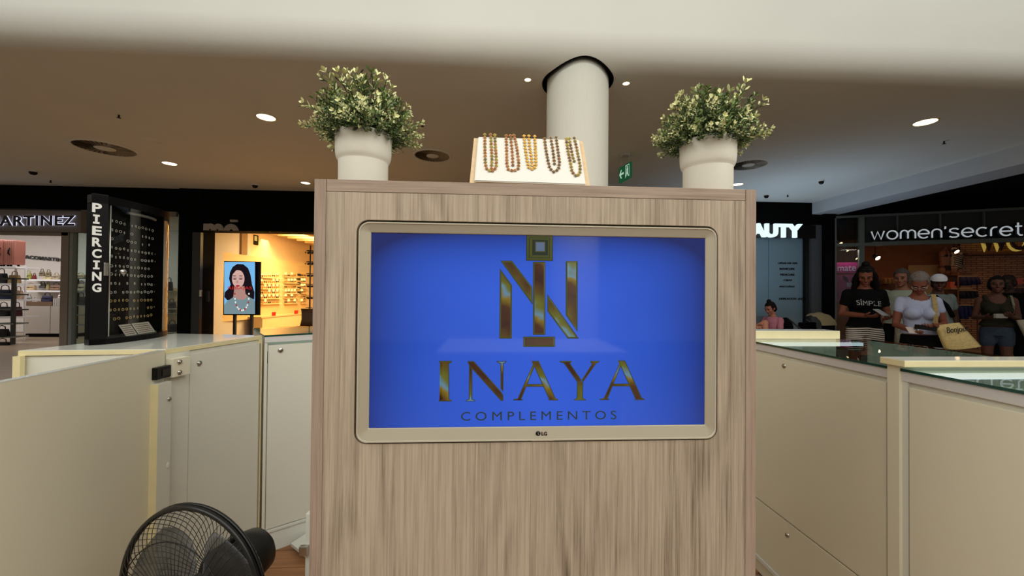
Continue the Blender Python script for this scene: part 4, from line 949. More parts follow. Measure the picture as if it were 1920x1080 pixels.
for a_ in [('black holdall on the upper rack shelf', -8, 503, 14, 531, (20, 20, 26)), ('small gold handbag on the upper rack shelf', 17, 508, 38, 531, (150, 125, 80)), ('navy blue rucksack on the second rack shelf', -6, 534, 25, 561, (28, 38, 72)),
           ('cream shoulder bag right on the second rack shelf', 27, 536, 43, 561, (200, 170, 145)), ('black travel bag on the third rack shelf', -6, 566, 20, 593, (18, 18, 20)), ('dark red holdall on the third rack shelf', 24, 566, 41, 593, (70, 14, 24))]:
    bag(a_[0], *a_[1:5], yr, a_[5], group='bags on the luggage rack')
yd = 9.5
dk = thing('display_rack', 'low charcoal metal rack with black bags near the shop door', 'rack', (at_Y(10, 640, yd).x, yd, 0))
for px in (-14, 20):
    a, b, c, d = R(px, 521, px+5.5, 650, yd); bm = nb(); box(bm, a, b, yd, yd+.05, 0, d); obj('upright', bm, M_drk, dk, True)
for py in (521, 551, 580, 606, 631):
    a, b, c, d = R(-14, py, 25, py+2.5, yd); bm = nb(); box(bm, a, b, yd-.02, yd+.3, c, d); obj('shelf_board', bm, M_drk if py < 600 else M_grey, dk, True)
for a_ in [('black weekend bag on the lower display rack shelf', -10, 610, 17, 631, (12, 12, 13)), ('black trolley bag standing under the display rack', -10, 634, 19, 656, (10, 10, 12))]:
    bag(a_[0], *a_[1:5], yd+.02, a_[5], group='black bags in the charcoal rack')
# behind the glass side panel
yg = 10.6
gr_ = thing('glass_side_rack', 'grey display rack seen through the narrow glass panel', 'rack', (at_Y(152, 600, yg).x, yg, 0))
for px in (139.5, 162): a, b, c, d = R(px, 521, px+4, 630, yg); bm = nb(); box(bm, a, b, yg, yg+.05, 0, d); obj('upright', bm, M_drk, gr_, True)
for py in (521, 546, 572, 590, 608): a, b, c, d = R(139.5, py, 166, py+2, yg); bm = nb(); box(bm, a, b, yg-.02, yg+.35, c, d); obj('shelf_board', bm, M_grey, gr_, True)
for a_ in [('tan bag on the top of the glass side rack', 143, 511, 160, 521, (170, 150, 120)), ('black bag on the second shelf of the glass side rack', 143, 548, 162, 572, (16, 16, 16)), ('cream bag on the upper shelf of the glass side rack', 144, 526, 161, 546, (190, 175, 150))]:
    bag(a_[0], *a_[1:5], yg+.05, a_[5], group='bags in the glass side rack')
for a_ in [('dark round bag hanging beyond the piercing display', 311, 520, 324, 545, (30, 24, 24)), ('brown bag beyond the piercing display', 314, 560, 330, 578, (96, 78, 66)), ('charcoal bag low beyond the piercing display', 312, 600, 334, 622, (60, 56, 60)), ('white paper bag beyond the piercing display', 309, 570, 318, 586, (215, 215, 210))]:
    a, b, c, d = R(*a_[1:5], 10.2); 
    bag(a_[0], *a_[1:5], 10.2, a_[5], group='bags beyond the piercing display')
tt = thing('display_table', 'pale tiered display shelf beyond the piercing display', 'table', (at_Y(322, 600, 10.2).x, 10.3, 0))
for py in (545, 578, 586, 622): a, b, c, d = R(306, py, 334, py+2, 10.2); bm = nb(); box(bm, a, b, 10.1, 10.6, c, d); obj('shelf_board', bm, M_shopwall, tt, True)
a, b, c, d = R(307, 540, 309, 640, 10.2); bm = nb(); box(bm, a, b, 10.2, 10.6, 0, d); obj('upright', bm, M_shopwall, tt, True)

# ================================================================ SHOP: SUNGLASSES (warm)
M_warm = mat('warm_wall', (226, 200, 160), .8, var=.05); M_panelw = mat('birch_panel', (226, 198, 146), .5, var=.08, vs=3, stretch=(.6, .6, 6)); M_warmshelf = mat('lit_shelf', (240, 214, 160), .4)
area('sunglasses_shop_light', (-4.9, 11.3, 2.75), (-5.6, 11.4, 0), 1.6, 4.6, 320, (1, .66, .27))
area('sunglasses_wall_washer', (-6.0, 11.6, 2.6), (-6.3, 11.6, 1.2), .3, 4.2, 45, (1, .68, .30), 140)
W0 = at_d(400, 560, 9.3); W1 = at_d(590, 560, 13.6); W0.z = W1.z = 0; wd_ = (W1-W0); WL = wd_.length; wd_.normalize(); wn_ = V((wd_.y, -wd_.x, 0))
WA = W0-wd_*.25-wn_*.12; WBp = W1+wd_*.8-wn_*.12
bm = nb(); prism(bm, [(WA.x, WA.y), (WBp.x, WBp.y), (WBp.x-.2, WBp.y), (WA.x-.2, WA.y)], 0, 3.3); struct('wall_left_sunglasses_shop', bm, M_warm)
bm = nb(); box(bm, WBp.x-.3, -1.2, 14.6, 14.8, 0, 3.3); struct('wall_back_sunglasses_shop', bm, M_warm)
bm = nb(); box(bm, -1.35, -1.2, FY+.35, 14.6, 0, 3.3); struct('wall_right_sunglasses_shop', bm, M_warm)
bm = nb(); box(bm, WA.x-.2, -1.2, FY+.35, 14.7, 2.85, 3.0); struct('ceiling_sunglasses_shop', bm, M_warm)
def MP(px, py, off=0): return on_plane(px, py, W0+wn_*off, wn_)
pn_ = thing('glasses_wall_panel', 'pale birch wall panel holding rows of lit sunglasses', 'panel', (W0.x, W0.y, MP(400, 604).z))
bm = nb(); a_, b_ = W0.copy(), W1.copy(); zt_, zb_ = MP(405, 471).z, MP(405, 604.5).z
prism(bm, [(a_.x, a_.y), (b_.x, b_.y), (b_.x-wn_.x*.1, b_.y-wn_.y*.1), (a_.x-wn_.x*.1, a_.y-wn_.y*.1)], zb_, zt_); obj('board', bm, M_panelw, pn_, True)
X3 = lambda x, y: (470+x/4.908, 420+y/4.909)
def wq(bm, c0, c1, off0, off1, mi=0):   # box on the wall between two crop corners
    p = MP(*c0, off0); q = MP(*c1, off0); 
    P = [V((p.x, p.y, p.z)), V((q.x, q.y, p.z)), V((q.x, q.y, q.z)), V((p.x, p.y, q.z))]; poly3(bm, P, wn_*(off1-off0), mi)
M_glow = emis('warm_shelf_light', (255, 222, 130), 1.7)
rowsy = [475, 530, 580, 628, 672, 720]; colsx = [100, 135, 172, 210, 245, 322, 350, 378, 405, 470, 494]
for i, y in enumerate(rowsy):
    for (xa, xb) in ((84, 262), (306, 424), (458, 504)):
        yy = y-(xa-84)*.02; bm = nb(); c = X3(xa, yy+14); e_ = X3(xb, yy+19); p = MP(*c, .002); q = MP(*e_, .002); zz = p.z
        poly3(bm, [V((p.x, p.y, zz)), V((q.x, q.y, zz)), V((q.x, q.y, zz-.02)), V((p.x, p.y, zz-.02))], wn_*.09); obj('glasses_shelf', bm, M_warmshelf, pn_, True)
    for j, x in enumerate(colsx):
        if random.random() < .3: continue
        bm = nb(); p = MP(*X3(x-9, y+2-(x-84)*.02), .004); q = MP(*X3(x+9, y+2-(x-84)*.02), .004)
        poly3(bm, [V((p.x, p.y, p.z)), V((q.x, q.y, p.z)), V((q.x, q.y, p.z+.08)), V((p.x, p.y, p.z+.08))], wn_*.006); obj('backlight', bm, M_glow, pn_, True)
def glasses_mesh(name, rgbf, rgbl):
    bm = nb()
    for s in (-1, 1):
        tube(bm, [(s*.035+.027*math.cos(2*PI*k/10), 0, .022*math.sin(2*PI*k/10)) for k in range(10)], .0035, 4, closed=True)
        f = bm.faces.new([bm.verts.new((s*.035+.026*math.cos(2*PI*k/10), .001, .021*math.sin(2*PI*k/10))) for k in range(10)]); f.material_index = 1
        tube(bm, [(s*.063, 0, .008), (s*.066, .06, .008), (s*.062, .10, -.01)], .0025, 4)
    tube(bm, [(-.01, 0, .006), (.01, 0, .006)], .003, 4)
    me = bpy.data.meshes.new(name); bm.to_mesh(me); bm.free(); me.materials.append(mat(name+'_frame', rgbf, .3)); me.materials.append(mat(name+'_lens', rgbl, .1)); return me
GM = [glasses_mesh('amber_glasses', (120, 80, 40), (180, 130, 60)), glasses_mesh('dark_glasses', (40, 30, 24), (60, 40, 24))]
ordn = ['top', 'second', 'third', 'fourth', 'fifth', 'bottom']; rzw = math.atan2(wn_.y, wn_.x)+PI/2
for i, y in enumerate(rowsy):
    for j, x in enumerate(colsx):
        p = MP(*X3(x, y-(x-84)*.02+4), .06); o = bpy.data.objects.new('sunglasses', GM[(i*7+j*5) % 3 == 0]); C.objects.link(o); o.location = p; o.rotation_euler = (0, 0, rzw)
        sec = 'left' if x < 260 else ('middle' if x < 430 else 'right')
        tag(o, f'{ORD[j]} sunglasses from the left on the {ordn[i]} lit shelf of the birch panel', 'sunglasses', f'sunglasses on the {ordn[i]} shelf, {sec} bay')
for k, y in enumerate((466, 504, 545, 588, 630)):
    bm = nb(); wq(bm, X3(430, y-10), X3(455, y+12), .002, .02); 
    o = obj('dark_sample', bm, M_drk, pn_, True)
# pilaster, small exit notice, slatted ceiling
bm = nb(); p = MP(453, 470, -.02); q = MP(464, 470, -.02); prism(bm, [(p.x, p.y), (q.x, q.y), (q.x-wn_.x*.1, q.y-wn_.y*.1), (p.x-wn_.x*.1, p.y-wn_.y*.1)], zt_+.01, 2.849); struct('trim_4', bm, mat('brown_pilaster', (150, 120, 84), .7))
en = thing('exit_notice', 'small black framed exit notice high on the warm shop wall', 'sign', MP(479, 461, -.1))
bm = nb(); wq(bm, (475.5, 440), (483.5, 460), -.115, -.10); obj('frame', bm, M_blackg, en, True)
bm = nb(); wq(bm, (477, 442), (482, 452), -.10, -.098); obj('notice', bm, mat('notice_green', (190, 200, 150), .5), en, True)
for k in range(8):
    bm = nb(); x = -5.9+.0*k; y = 10.4+k*.52; box(bm, -5.6, -2.5, y, y+.1, 2.70, 2.845); 
    one('ceiling_slat', bm, M_warmshelf, 'cream ceiling slat inside the sunglasses shop', 'slat', 'ceiling slats in the sunglasses shop')
# advertising screen on legs
YT = 9.3
a, b, c, d = R(419, 490, 479.5, 591, YT); as_ = thing('advert_screen', 'upright advertising screen on two legs showing a dark haired woman', 'screen', ((a+b)/2, YT, 0), 0)
bm = nb(); box(bm, a, b, YT, YT+.09, c, d, .006); box(bm, b-.01, b+.075, YT+.03, YT+.07, c, d, 0); obj('housing', bm, M_blackg, as_, True)
for px in (435, 467): l = at_Y(px, 600, YT).x; bm = nb(); box(bm, l, l+.055, YT+.03, YT+.08, .012, c); obj('leg', bm, M_drk, as_, True)
bm = nb(); box(bm, a+.05, b-.05, YT-.15, YT+.35, -.0, .012); obj('foot_plate', bm, M_drk, as_, True)
AS = lambda x, y, o=0: at_Y(340+x/3.484, 350+y/3.484, YT-.002-o)
def flat(bm, pts, o, mi): f = bm.faces.new([bm.verts.new(V((p.x, YT-.002-o, p.z))) for p in [AS(*q) for q in pts]]); f.material_index = mi
def el(cx, cy, rx, ry, n=24, rot=0): return [(cx+rx*math.cos(2*PI*k/n)*math.cos(rot)-ry*math.sin(2*PI*k/n)*math.sin(rot), cy+rx*math.cos(2*PI*k/n)*math.sin(rot)+ry*math.sin(2*PI*k/n)*math.cos(rot)) for k in range(n)]
bm = nb()
flat(bm, [(280, 492), (481, 492), (481, 832), (280, 832)], .0, 0)
flat(bm, [(318, 560), (335, 525), (365, 505), (405, 507), (436, 532), (452, 575), (462, 640), (478, 690), (476, 735), (440, 745), (400, 740), (350, 735), (300, 742), (281, 720), (284, 690), (310, 665), (322, 640), (312, 600)], .001, 1)
flat(bm, [(348, 650), (412, 650), (420, 700), (440, 720), (430, 745), (330, 745), (340, 715)], .0015, 6)
flat(bm, el(372, 602, 41, 58), .002, 2)
flat(bm, [(330, 575), (338, 535), (372, 520), (408, 535), (418, 590), (410, 580), (395, 548), (360, 545), (338, 570)], .0022, 1)
flat(bm, [(280, 832), (280, 775), (300, 748), (345, 718), (372, 738), (410, 738), (436, 716), (470, 735), (481, 750), (481, 832)], .0024, 3)
for cx in (348, 390): flat(bm, el(cx, 598, 17, 12, 14), .0025, 7)
for cx in (350, 388): flat(bm, el(cx, 603, 11, 3, 10), .003, 1)
for cx in (348, 388): flat(bm, el(cx, 583, 13, 2.4, 10), .003, 1)
flat(bm, el(366, 622, 6, 8, 10), .003, 6); flat(bm, el(370, 648, 14, 6, 14), .003, 4)
for k in range(15):
    t_ = PI*k/14; flat(bm, el(396-46*math.cos(t_), 700+108*math.sin(t_)**.8, 5.5, 7, 8), .003, 5 if k % 3 else 4)
obj('picture', bm, [emis('pic_blue', (120, 185, 235)), emis('pic_hair', (24, 16, 24)), emis('pic_skin', (208, 168, 158)), emis('pic_knit', (118, 142, 148)), emis('pic_lips', (165, 50, 48)), emis('pic_bead', (226, 226, 220)), emis('pic_skin_shade', (176, 134, 124)), emis('pic_lens', (190, 150, 146))], as_, True)
text('picture_caption', 'REBAJAS', emis('pic_red', (190, 36, 34)), AS(305, 677, .004), AS(460, 677, .004), abs(AS(0, 652).z-AS(0, 677).z), as_, depth=.001)
# desk, chair, sunglasses tower
pA = MP(497, 610, .45); dsk = thing('wall_desk', 'cream wall counter with red price tags below the birch panel', 'counter', (W0.x, W0.y, 0))
def wbox(bm, px0, px1, off0, off1, z0, z1):
    p = MP(px0, 600, off1); q = MP(px1, 600, off1); u0_, u1_ = (p-W0).dot(wd_), (q-W0).dot(wd_); P = [W0+wd_*u0_+wn_*off1, W0+wd_*u1_+wn_*off1, W0+wd_*u1_+wn_*off0, W0+wd_*u0_+wn_*off0]; prism(bm, [(v.x, v.y) for v in P], z0, z1)
bm = nb(); wbox(bm, 492, 600, .01, .35, .0, .52); obj('body', bm, M_warmshelf, dsk, True)
bm = nb(); wbox(bm, 490, 602, .0, .37, .524, .56); obj('worktop', bm, M_panelw, dsk, True)
for x in (510, 552): bm = nb(); wbox(bm, x, x+7, .372, .38, .562, .66); obj('price_tag', bm, mat('tag_red', (200, 40, 24), .5), dsk, True)
stt = at_d(581, 560, 9.6); sgt = thing('sunglasses_tower', 'tall black rotating tower of sunglasses beside the oak cabinet edge', 'display stand', (stt.x, stt.y, 0))
bm = nb(); tube(bm, [(0, 0, .03), (0, 0, 2.34)], .018, 8); obj('pole', bm, M_drk, sgt)
bm = nb(); lathe(bm, [(0, .04), (.2, .03), (.22, 0), (0, 0)], 24); obj('base', bm, M_drk, sgt)
zs = [stt.z+0*0 for _ in range(7)]
for k, py in enumerate((470, 491, 513, 533, 555, 577, 590)):
    z = at_d(581, py, 9.6).z; bm = nb(); tube(bm, [(.085*math.cos(2*PI*j/16), .085*math.sin(2*PI*j/16), z) for j in range(16)], .008, 5, closed=True); tube(bm, [(-.085, 0, z), (.085, 0, z)], .006, 4); obj('tier_ring', bm, M_drk, sgt)
    for j in range(4):
        an = j*PI/2+.5; o = bpy.data.objects.new('sunglasses', GM[1]); C.objects.link(o); o.location = (stt.x+.11*math.cos(an), stt.y+.11*math.sin(an), z-.05); o.rotation_euler = (.25, 0, an+PI/2)
        tag(o, f'{ORD[j]} dark sunglasses on the {["topmost", "second", "third", "fourth", "fifth", "sixth", "lowest"][k]} ring of the rotating tower', 'sunglasses', f'sunglasses on tower ring {k+1}')
ch0 = at_d(574, 608, 9.0); cht = thing('shop_chair', 'brown moulded chair below the sunglasses tower', 'chair', (ch0.x, ch0.y, 0))
M_chb = mat('chair_brown', (92, 66, 40), .45)
bm = nb(); rings = [[(x, y, z) for x, y in rrect(-w_, w_, y0, y0+.035, .012, 3)] for z, w_, y0 in ((.45, .15, .02), (.60, .13, .05), (.75, .15, .09), (.84, .17, .10))]; loft(bm, rings, cap0=True, cap1=True, smooth=True); obj('backrest', bm, M_chb, cht)
bm = nb(); box(bm, -.2, .22, -.4, .06, .42, .455, .012); obj('seat', bm, M_chb, cht)
for sx in (-1, 1):
    for sy in (-.36, .02): bm = nb(); tube(bm, [(sx*.16, sy, .42), (sx*.2, sy, 0)], .012, 6); obj('leg', bm, M_drk, cht)
# cut-off lettering over the doorway
mo = thing('shop_lettering', 'dark grey letters with an accent over the warm doorway', 'lettering', at_Y(415, 434, FY-.04))
bm = textmesh('mo', .05, .1); xs_ = [v.co.x for v in bm.verts]; ysv = [v.co.y for v in bm.verts]
A_, B_ = at_Y(382, 447, FY-.04), at_Y(448, 447, FY-.04); H_ = at_Y(415, 419.5, FY-.04).z-A_.z
x0_, x1_, y1_ = min(xs_), max(xs_), max(ysv)
for v in bm.verts: v.co = V((A_.x+(v.co.x-x0_)/(x1_-x0_)*(B_.x-A_.x), A_.y+.0-v.co.z*.4, A_.z+v.co.y/y1_*H_))
bmesh.ops.bisect_plane(bm, geom=bm.verts[:]+bm.edges[:]+bm.faces[:], plane_co=(0, 0, zM), plane_no=(0, 0, 1), clear_inner=True)
pxbox(bm, 431, 412, 444, 416, FY-.08, .05); obj('letters', bm, mat('letter_grey', (150, 138, 126), .6), mo, True)
# dark door leaf of the warm shop
a, b, c, d = R(362, 436, 381, 600, FY-.1); dl = thing('door_frame_post', 'dark steel door post left of the warm doorway', 'post', ((a+b)/2, FY-.1, 0)); bm = nb(); box(bm, a, b-.04, FY-.14, FY-.06, 0, d); obj('leaf', bm, mat('door_steel', (44, 42, 40), .4, .3), dl, True)
bm = nb(); q = at_Y(376, 550, FY-.16); box(bm, q.x-.02, q.x+.02, FY-.17, FY-.14, q.z-.07, q.z+.07, .005); obj('lock', bm, M_steel, dl, True)
bm = nb(); q = at_Y(384, 556, FY-.16); box(bm, q.x-.02, q.x+.025, FY-.10, FY-.05, q.z-.11, q.z+.11, .005); obj('handle', bm, M_blackg, dl, True)

# ================================================================ SHOP: BEAUTY SALON (right of the tower)
M_blueglass = mat('blue_grey_screen_wall', (116, 138, 146), .35, var=.06, vs=1)
bs = thing('salon_window', 'blue grey salon window with dark price lettering', 'window', (at_Y(1465, 600, FY).x, FY, 0))
for x0, x1 in ((1380, 1440.5), (1441.5, 1510)): a, b, c, d = R(x0, 440, x1, 600, FY+.1); bm = nb(); box(bm, a, b, FY+.1, FY+.14, 0.02, zB); obj('window_panel', bm, M_blueglass, bs, True)
a, b, c, d = R(1511, 425, 1516, 600, FY); bm = nb(); box(bm, a, b, FY, FY+.2, 0.0, zB); obj('window_post', bm, M_blackg, bs, True)
a, b, c, d = R(1519, 425, 1538, 600, FY); bm = nb(); box(bm, a, b, FY-.04, FY+.2, 0.0, zB+.0); obj('pillar', bm, mat('pillar_grey', (74, 76, 78), .5), bs, True)
M_inkb = mat('lettering_black', (14, 16, 18), .5)
for s_, x0, x1, y in (('UÑAS DE GEL', 1459, 1496, 495), ('MANICURE', 1462, 1490, 506), ('PEDICURE', 1463, 1490, 517), ('CEJAS', 1469, 1485, 527.5), ('PESTAÑAS', 1462, 1490, 539), ('DEPILACION', 1461, 1493, 562)):
    text('price_lettering', s_, M_inkb, at_Y(x0, y, FY+.09), at_Y(x1, y, FY+.09), .048, bs, bold=.03, depth=.006)
text('price_lettering', '4€', M_inkb, at_Y(1495, 563, FY+.09), at_Y(1507, 563, FY+.09), .07, bs, depth=.006, shear=.3)
bsn = thing('salon_sign', 'glowing white letters over the blue salon window', 'sign', at_Y(1460, 446, FY-.1))
zb1, zb2 = at_Y(1460, 445.5, FY-.12), at_Y(1460, 419.5, FY-.12)
bl_, br_ = at_Y(1374, 445, FY-.12), at_Y(1503.5, 445, FY-.12)
text('letters', 'BEAUTY', emis('cool_letters', (222, 246, 255), 1.15), V((bl_.x, bl_.y, zb1.z)), V((br_.x, br_.y, zb1.z)), zb2.z-zb1.z, bsn, bold=.045, depth=.06)
a, b, c, d = R(1380, 421, 1529, 446, FY-.04); bm = nb(); box(bm, a, b, FY-.05, FY+.0, c, d); obj('back_board', bm, M_blackg, bsn, True)

# ================================================================ SHOP: LINGERIE (far right)
S1, S2 = V((7.96, 8.86, 0)), V((10.9, 7.55, 0)); sd = (S2-S1).normalized(); sn = V((sd.y, -sd.x, 0))
def WS(px, py, off=0): return on_plane(px, py, S1+sn*off, sn)
def wsb(bm, px0, py0, px1, py1, o0, o1, z0=None, z1=None, mi=0):
    xm, ym = (px0+px1)/2, (py0+py1)/2; p, q = WS(px0, ym, o0), WS(px1, ym, o0)
    za, zb__ = (WS(xm, py1, o0).z if z0 is None else z0), (WS(xm, py0, o0).z if z1 is None else z1)
    poly3(bm, [V((p.x, p.y, za)), V((q.x, q.y, za)), V((q.x, q.y, zb__)), V((p.x, p.y, zb__))], sn*(o1-o0), mi)
M_gg = mat('grey_green_frame', (84, 88, 80), .5, var=.05); M_sb = mat('sign_band', (30, 31, 30), .6)
lf = thing('lingerie_shop_front', 'dark grey green shop front frame with glass at the far right', 'frame', (S1.x, S1.y, 0))
zt1, zl0, zl1 = 3.03, 2.37, 2.44
for x0, x1 in ((1608, 1618), (1563, 1566)): bm = nb(); wsb(bm, x0, 450, x1, 460, 0, .08, 0, zt1); obj('post', bm, M_gg, lf, True)
for x0 in (1680, 1760, 1842): bm = nb(); wsb(bm, x0, 430, x0+2, 450, -.02, .03, zl1, zt1); obj('band_joint', bm, M_gg, lf, True)
bm = nb(); wsb(bm, 1563, 430, 2080, 440, 0, .06, zt1, zt1+.05); obj('head_rail', bm, M_gg, lf, True)
bm = nb(); wsb(bm, 1618, 430, 2080, 440, -.06, -.02, zl1, zt1); obj('sign_band', bm, M_sb, lf, True)
bm = nb(); wsb(bm, 1563, 430, 2080, 440, 0, .10, zl0, zl1); obj('transom', bm, M_gg, lf, True)
bm = nb(); wsb(bm, 1563, 430, 2080, 440, -.10, -.02, zt1+.05, 3.34); obj('upper_fascia', bm, M_black, lf, True)
bm = nb(); wsb(bm, 1566, 430, 1608, 440, .01, .02, 0, zl0); obj('glass_pane', bm, M_glass, lf, True)
bm = nb(); wsb(bm, 1566, 430, 1608, 440, .01, .02, zl1, zt1); obj('glass_pane', bm, M_glass, lf, True)
# rounded lettering
def glyphs():
    A = lambda cx, cy, r, a0, a1, n=14, rx=None: [(cx+(rx or r)*math.cos(math.radians(a0+(a1-a0)*i/n)), cy+r*math.sin(math.radians(a0+(a1-a0)*i/n))) for i in range(n+1)]
    E_ = [(-.0, .5), (.98, .5)]
    return {'w': (1.25, [[(0, 1), (.3, 0), (.62, .95), (.95, 0), (1.25, 1)]]), 'o': (1.05, [A(.52, .5, .5, 0, 360, 20)]),
            'm': (1.4, [[(0, 0), (0, .62)]+A(.35, .62, .38, 180, 0, 8, .35)+[(.7, 0)], [(.7, .62)]+A(1.05, .62, .38, 180, 0, 8, .35)+[(1.4, 0)]]),
            'e': (1.0, [[(.02, .5), (.98, .5)]+A(.5, .5, .5, 10, 315, 18)]), 'n': (.85, [[(0, 0), (0, .62)]+A(.42, .62, .38, 180, 0, 8, .42)+[(.84, 0)]]),
            "'": (.15, [[(.07, 1.28), (.05, .98)]]), 's': (.85, [[(.8, .9), (.6, 1.0), (.3, 1.0), (.06, .88), (.06, .66), (.25, .54), (.6, .46), (.8, .34), (.8, .12), (.6, 0), (.25, 0), (.03, .1)]]),
            'c': (.95, [A(.5, .5, .5, 50, 310, 18)]), 'r': (.5, [[(0, 0), (0, .6)]+A(.4, .6, .4, 180, 90, 6)+[(.5, 1.0)]]), 't': (.55, [[(.2, 1.4), (.2, .2), (.35, 0), (.55, 0)], [(0, 1), (.5, 1)]])}
G_ = glyphs(); sw = thing('lingerie_sign', 'rounded silver white lettering on the dark band at far right', 'sign', WS(1780, 455, .1))
word = "women'secret"; tot = sum(G_[c][0] for c in word)+.28*(len(word)-1); pL, pR = WS(1634, 452.5, .14), WS(1917, 437, .14); u_ = V((pR.x-pL.x, pR.y-pL.y, 0)); UW = u_.length; u_.normalize(); sX = UW/tot; zB_ = (pL.z+pR.z)/2; hX = WS(1780, 430, .14).z-WS(1780, 446, .14).z
x = 0; ribm = emis('sign_letter_silver', (160, 166, 170), 1.0); bkm = mat('sign_letter_back', (10, 10, 10), .6)
for c in word:
    w_, ss = G_[c]; bm = nb()
    for s in ss: tube(bm, [pL+u_*((x+px)*sX)+V((0, 0, zB_-pL.z+py*hX)) for px, py in s], .0145, 6)
    obj('letter', bm, ribm, sw, True)
    bm = nb()
    for s in ss: tube(bm, [pL+u_*((x+px)*sX)+V((0, 0, zB_-pL.z+py*hX-.012))-sn*.05 for px, py in s], .036, 6)
    obj('letter_backing', bm, bkm, sw, True); x += w_+.28
bm = nb(); wsb(bm, 1632, 430, 1925, 440, .02, .09, zB_-.075, zB_-.045); obj('mounting_rail', bm, M_gg, sw, True)
# interior
area('lingerie_shop_light', tuple(WS(1760, 300, -1.6).xy)+(2.9,), tuple(WS(1760, 500, -2.2).xy)+(0,), 2.6, .8, 12, (1, .5, .24))
area('poster_fill_light', tuple(WS(1590, 400, .0).xy)+(2.3,), tuple(WS(1586, 500, -.14).xy)+(1.3,), .3, .1, 3, (1, .8, .75))  # small fill light added to lift the dim sale poster
M_br = bpy.data.materials.new('brick_wall'); M_br.use_nodes = True; nt = M_br.node_tree; bb = nt.nodes['Principled BSDF']; tx = nt.nodes.new('ShaderNodeTexBrick'); tc = nt.nodes.new('ShaderNodeTexCoord'); mp_ = nt.nodes.new('ShaderNodeMapping')
mp_.inputs['Rotation'].default_value = (PI/2, 0, 0); nt.links.new(tc.outputs['Object'], mp_.inputs[0]); nt.links.new(mp_.outputs[0], tx.inputs[0]); tx.inputs['Scale'].default_value = 1; tx.inputs['Brick Width'].default_value = .24; tx.inputs['Row Height'].default_value = .062; tx.inputs['Mortar Size'].default_value = .008
tx.inputs['Color1'].default_value = lin((190, 130, 84)); tx.inputs['Color2'].default_value = lin((160, 104, 66)); tx.inputs['Mortar'].default_value = lin((60, 40, 30)); nt.links.new(tx.outputs[0], bb.inputs['Base Color'])
M_wb = mat('shop_wall_brown', (130, 84, 56), .8, var=.15); M_beige = mat('beige_panel', (176, 150, 110), .8)
DB = -4.2
def sbox(name, px0, px1, o0, o1, z0, z1, m_, st_=True):
    bm = nb(); p, q = WS(px0, 500, o1), WS(px1, 500, o1); P = [p, q, q+sn*(o0-o1), p+sn*(o0-o1)]
    a_ = [(v.x, v.y) for v in P]; c_ = V((p.x, p.y, 0)); bm2 = nb(); prism(bm2, [(0, 0), ((q-p).length, 0), ((q-p).length, abs(o1-o0)), (0, abs(o1-o0))], z0, z1)
    o = struct(name, bm2, m_); o.location = (p.x, p.y, 0); o.rotation_euler = (0, 0, math.atan2(sd.y, sd.x)); return o
sbox('wall_back_lingerie_shop', 1480, 2200, DB-.2, DB, 0, 3.3, M_wb)
sbox('wall_brick', 1800, 2200, DB, DB+.08, 0, 3.3, M_br)
sbox('ceiling_lingerie_shop', 1560, 2160, DB, -.2, 3.0, 3.1, mat('ceiling_dark_brown', (50, 34, 24), .8))
sbox('wall_panel_beige', 1703, 1770, DB+.0, DB+.10, .6, WS(1735, 497, DB+.1).z, M_beige)
p0_ = S1-sd*.12; bm = nb(); prism(bm, [(p0_.x, p0_.y), (p0_.x+.1*0-sn.x*0, p0_.y-.0), ((p0_-sn*4.4-sd*.2).x, (p0_-sn*4.4-sd*.2).y), ((p0_-sn*4.4-sd*.05).x, (p0_-sn*4.4-sd*.05).y), (p0_.x+sd.x*.04, p0_.y+sd.y*.04)][0::1][2:]+[(p0_.x, p0_.y)], 0, 3.3); struct('wall_side_lingerie_shop', bm, M_wb)
# sale poster
po = thing('sale_poster', 'magenta sale poster with pale lettering behind the corner glass', 'poster', WS(1585, 566, -.12))
bm = nb(); wsb(bm, 1556, 492, 1608, 512, -.14, -.13, ); obj('upper_panel', bm, mat('poster_magenta', (190, 40, 120), .6, var=.03), po, True)
bm = nb(); wsb(bm, 1556, 515, 1608, 566, -.14, -.13); obj('lower_panel', bm, mat('poster_purple', (170, 60, 110), .6, var=.3, vs=6), po, True)
text('lettering', 'Remate', mat('poster_white', (216, 176, 206), .6), WS(1552, 509, -.125), WS(1605, 508, -.125), .155, po, depth=.004, bold=.01)
bm = nb(); pc = WS(1593, 522, -.125)
for s in (-1, 1): 
    pts = [pc+sd*(s*.02)+V((0, 0, -.1)), pc+sd*(s*.12)+V((0, 0, -.02)), pc+sd*(s*.13)+V((0, 0, .08)), pc+sd*(s*.04)+V((0, 0, .02))]; poly3(bm, pts, sn*.002)
obj('leaf_print', bm, mat('poster_ink', (50, 20, 50), .6), po, True)
bm = nb(); wsb(bm, 1588, 530, 1606, 538, -.128, -.124); obj('pale_print', bm, mat('poster_pale', (170, 140, 160), .6, var=.4, vs=20), po, True)
# back sign letters with lit edges
ws2 = thing('back_wall_sign', 'large dark letters with yellow lit edges on the brick wall', 'sign', WS(1870, 470, DB+.3))
p, q = WS(1832, 473, DB+.30), WS(1950, 470, DB+.30)
for nm, off, m_, bo in (('letter_glow', .0, emis('yellow_edge', (150, 126, 56), 1.0), -.012), ('letter_faces', .05, mat('letter_rust', (60, 30, 20), .6), -.0)):
    text(nm, 'WOS', m_, p+sn*off+sd*(.05 if off else 0)+V((0, 0, .03 if off else 0)), V((q.x, q.y, p.z))+sn*off+sd*(.05 if off else 0)+V((0, 0, .03 if off else 0)), .62, ws2, bold=bo if bo else .012, depth=.04)
bm = nb(); wsb(bm, 1800, 474, 2000, 478, DB+.1, DB+.42); obj('ledge', bm, M_wb, ws2, True)
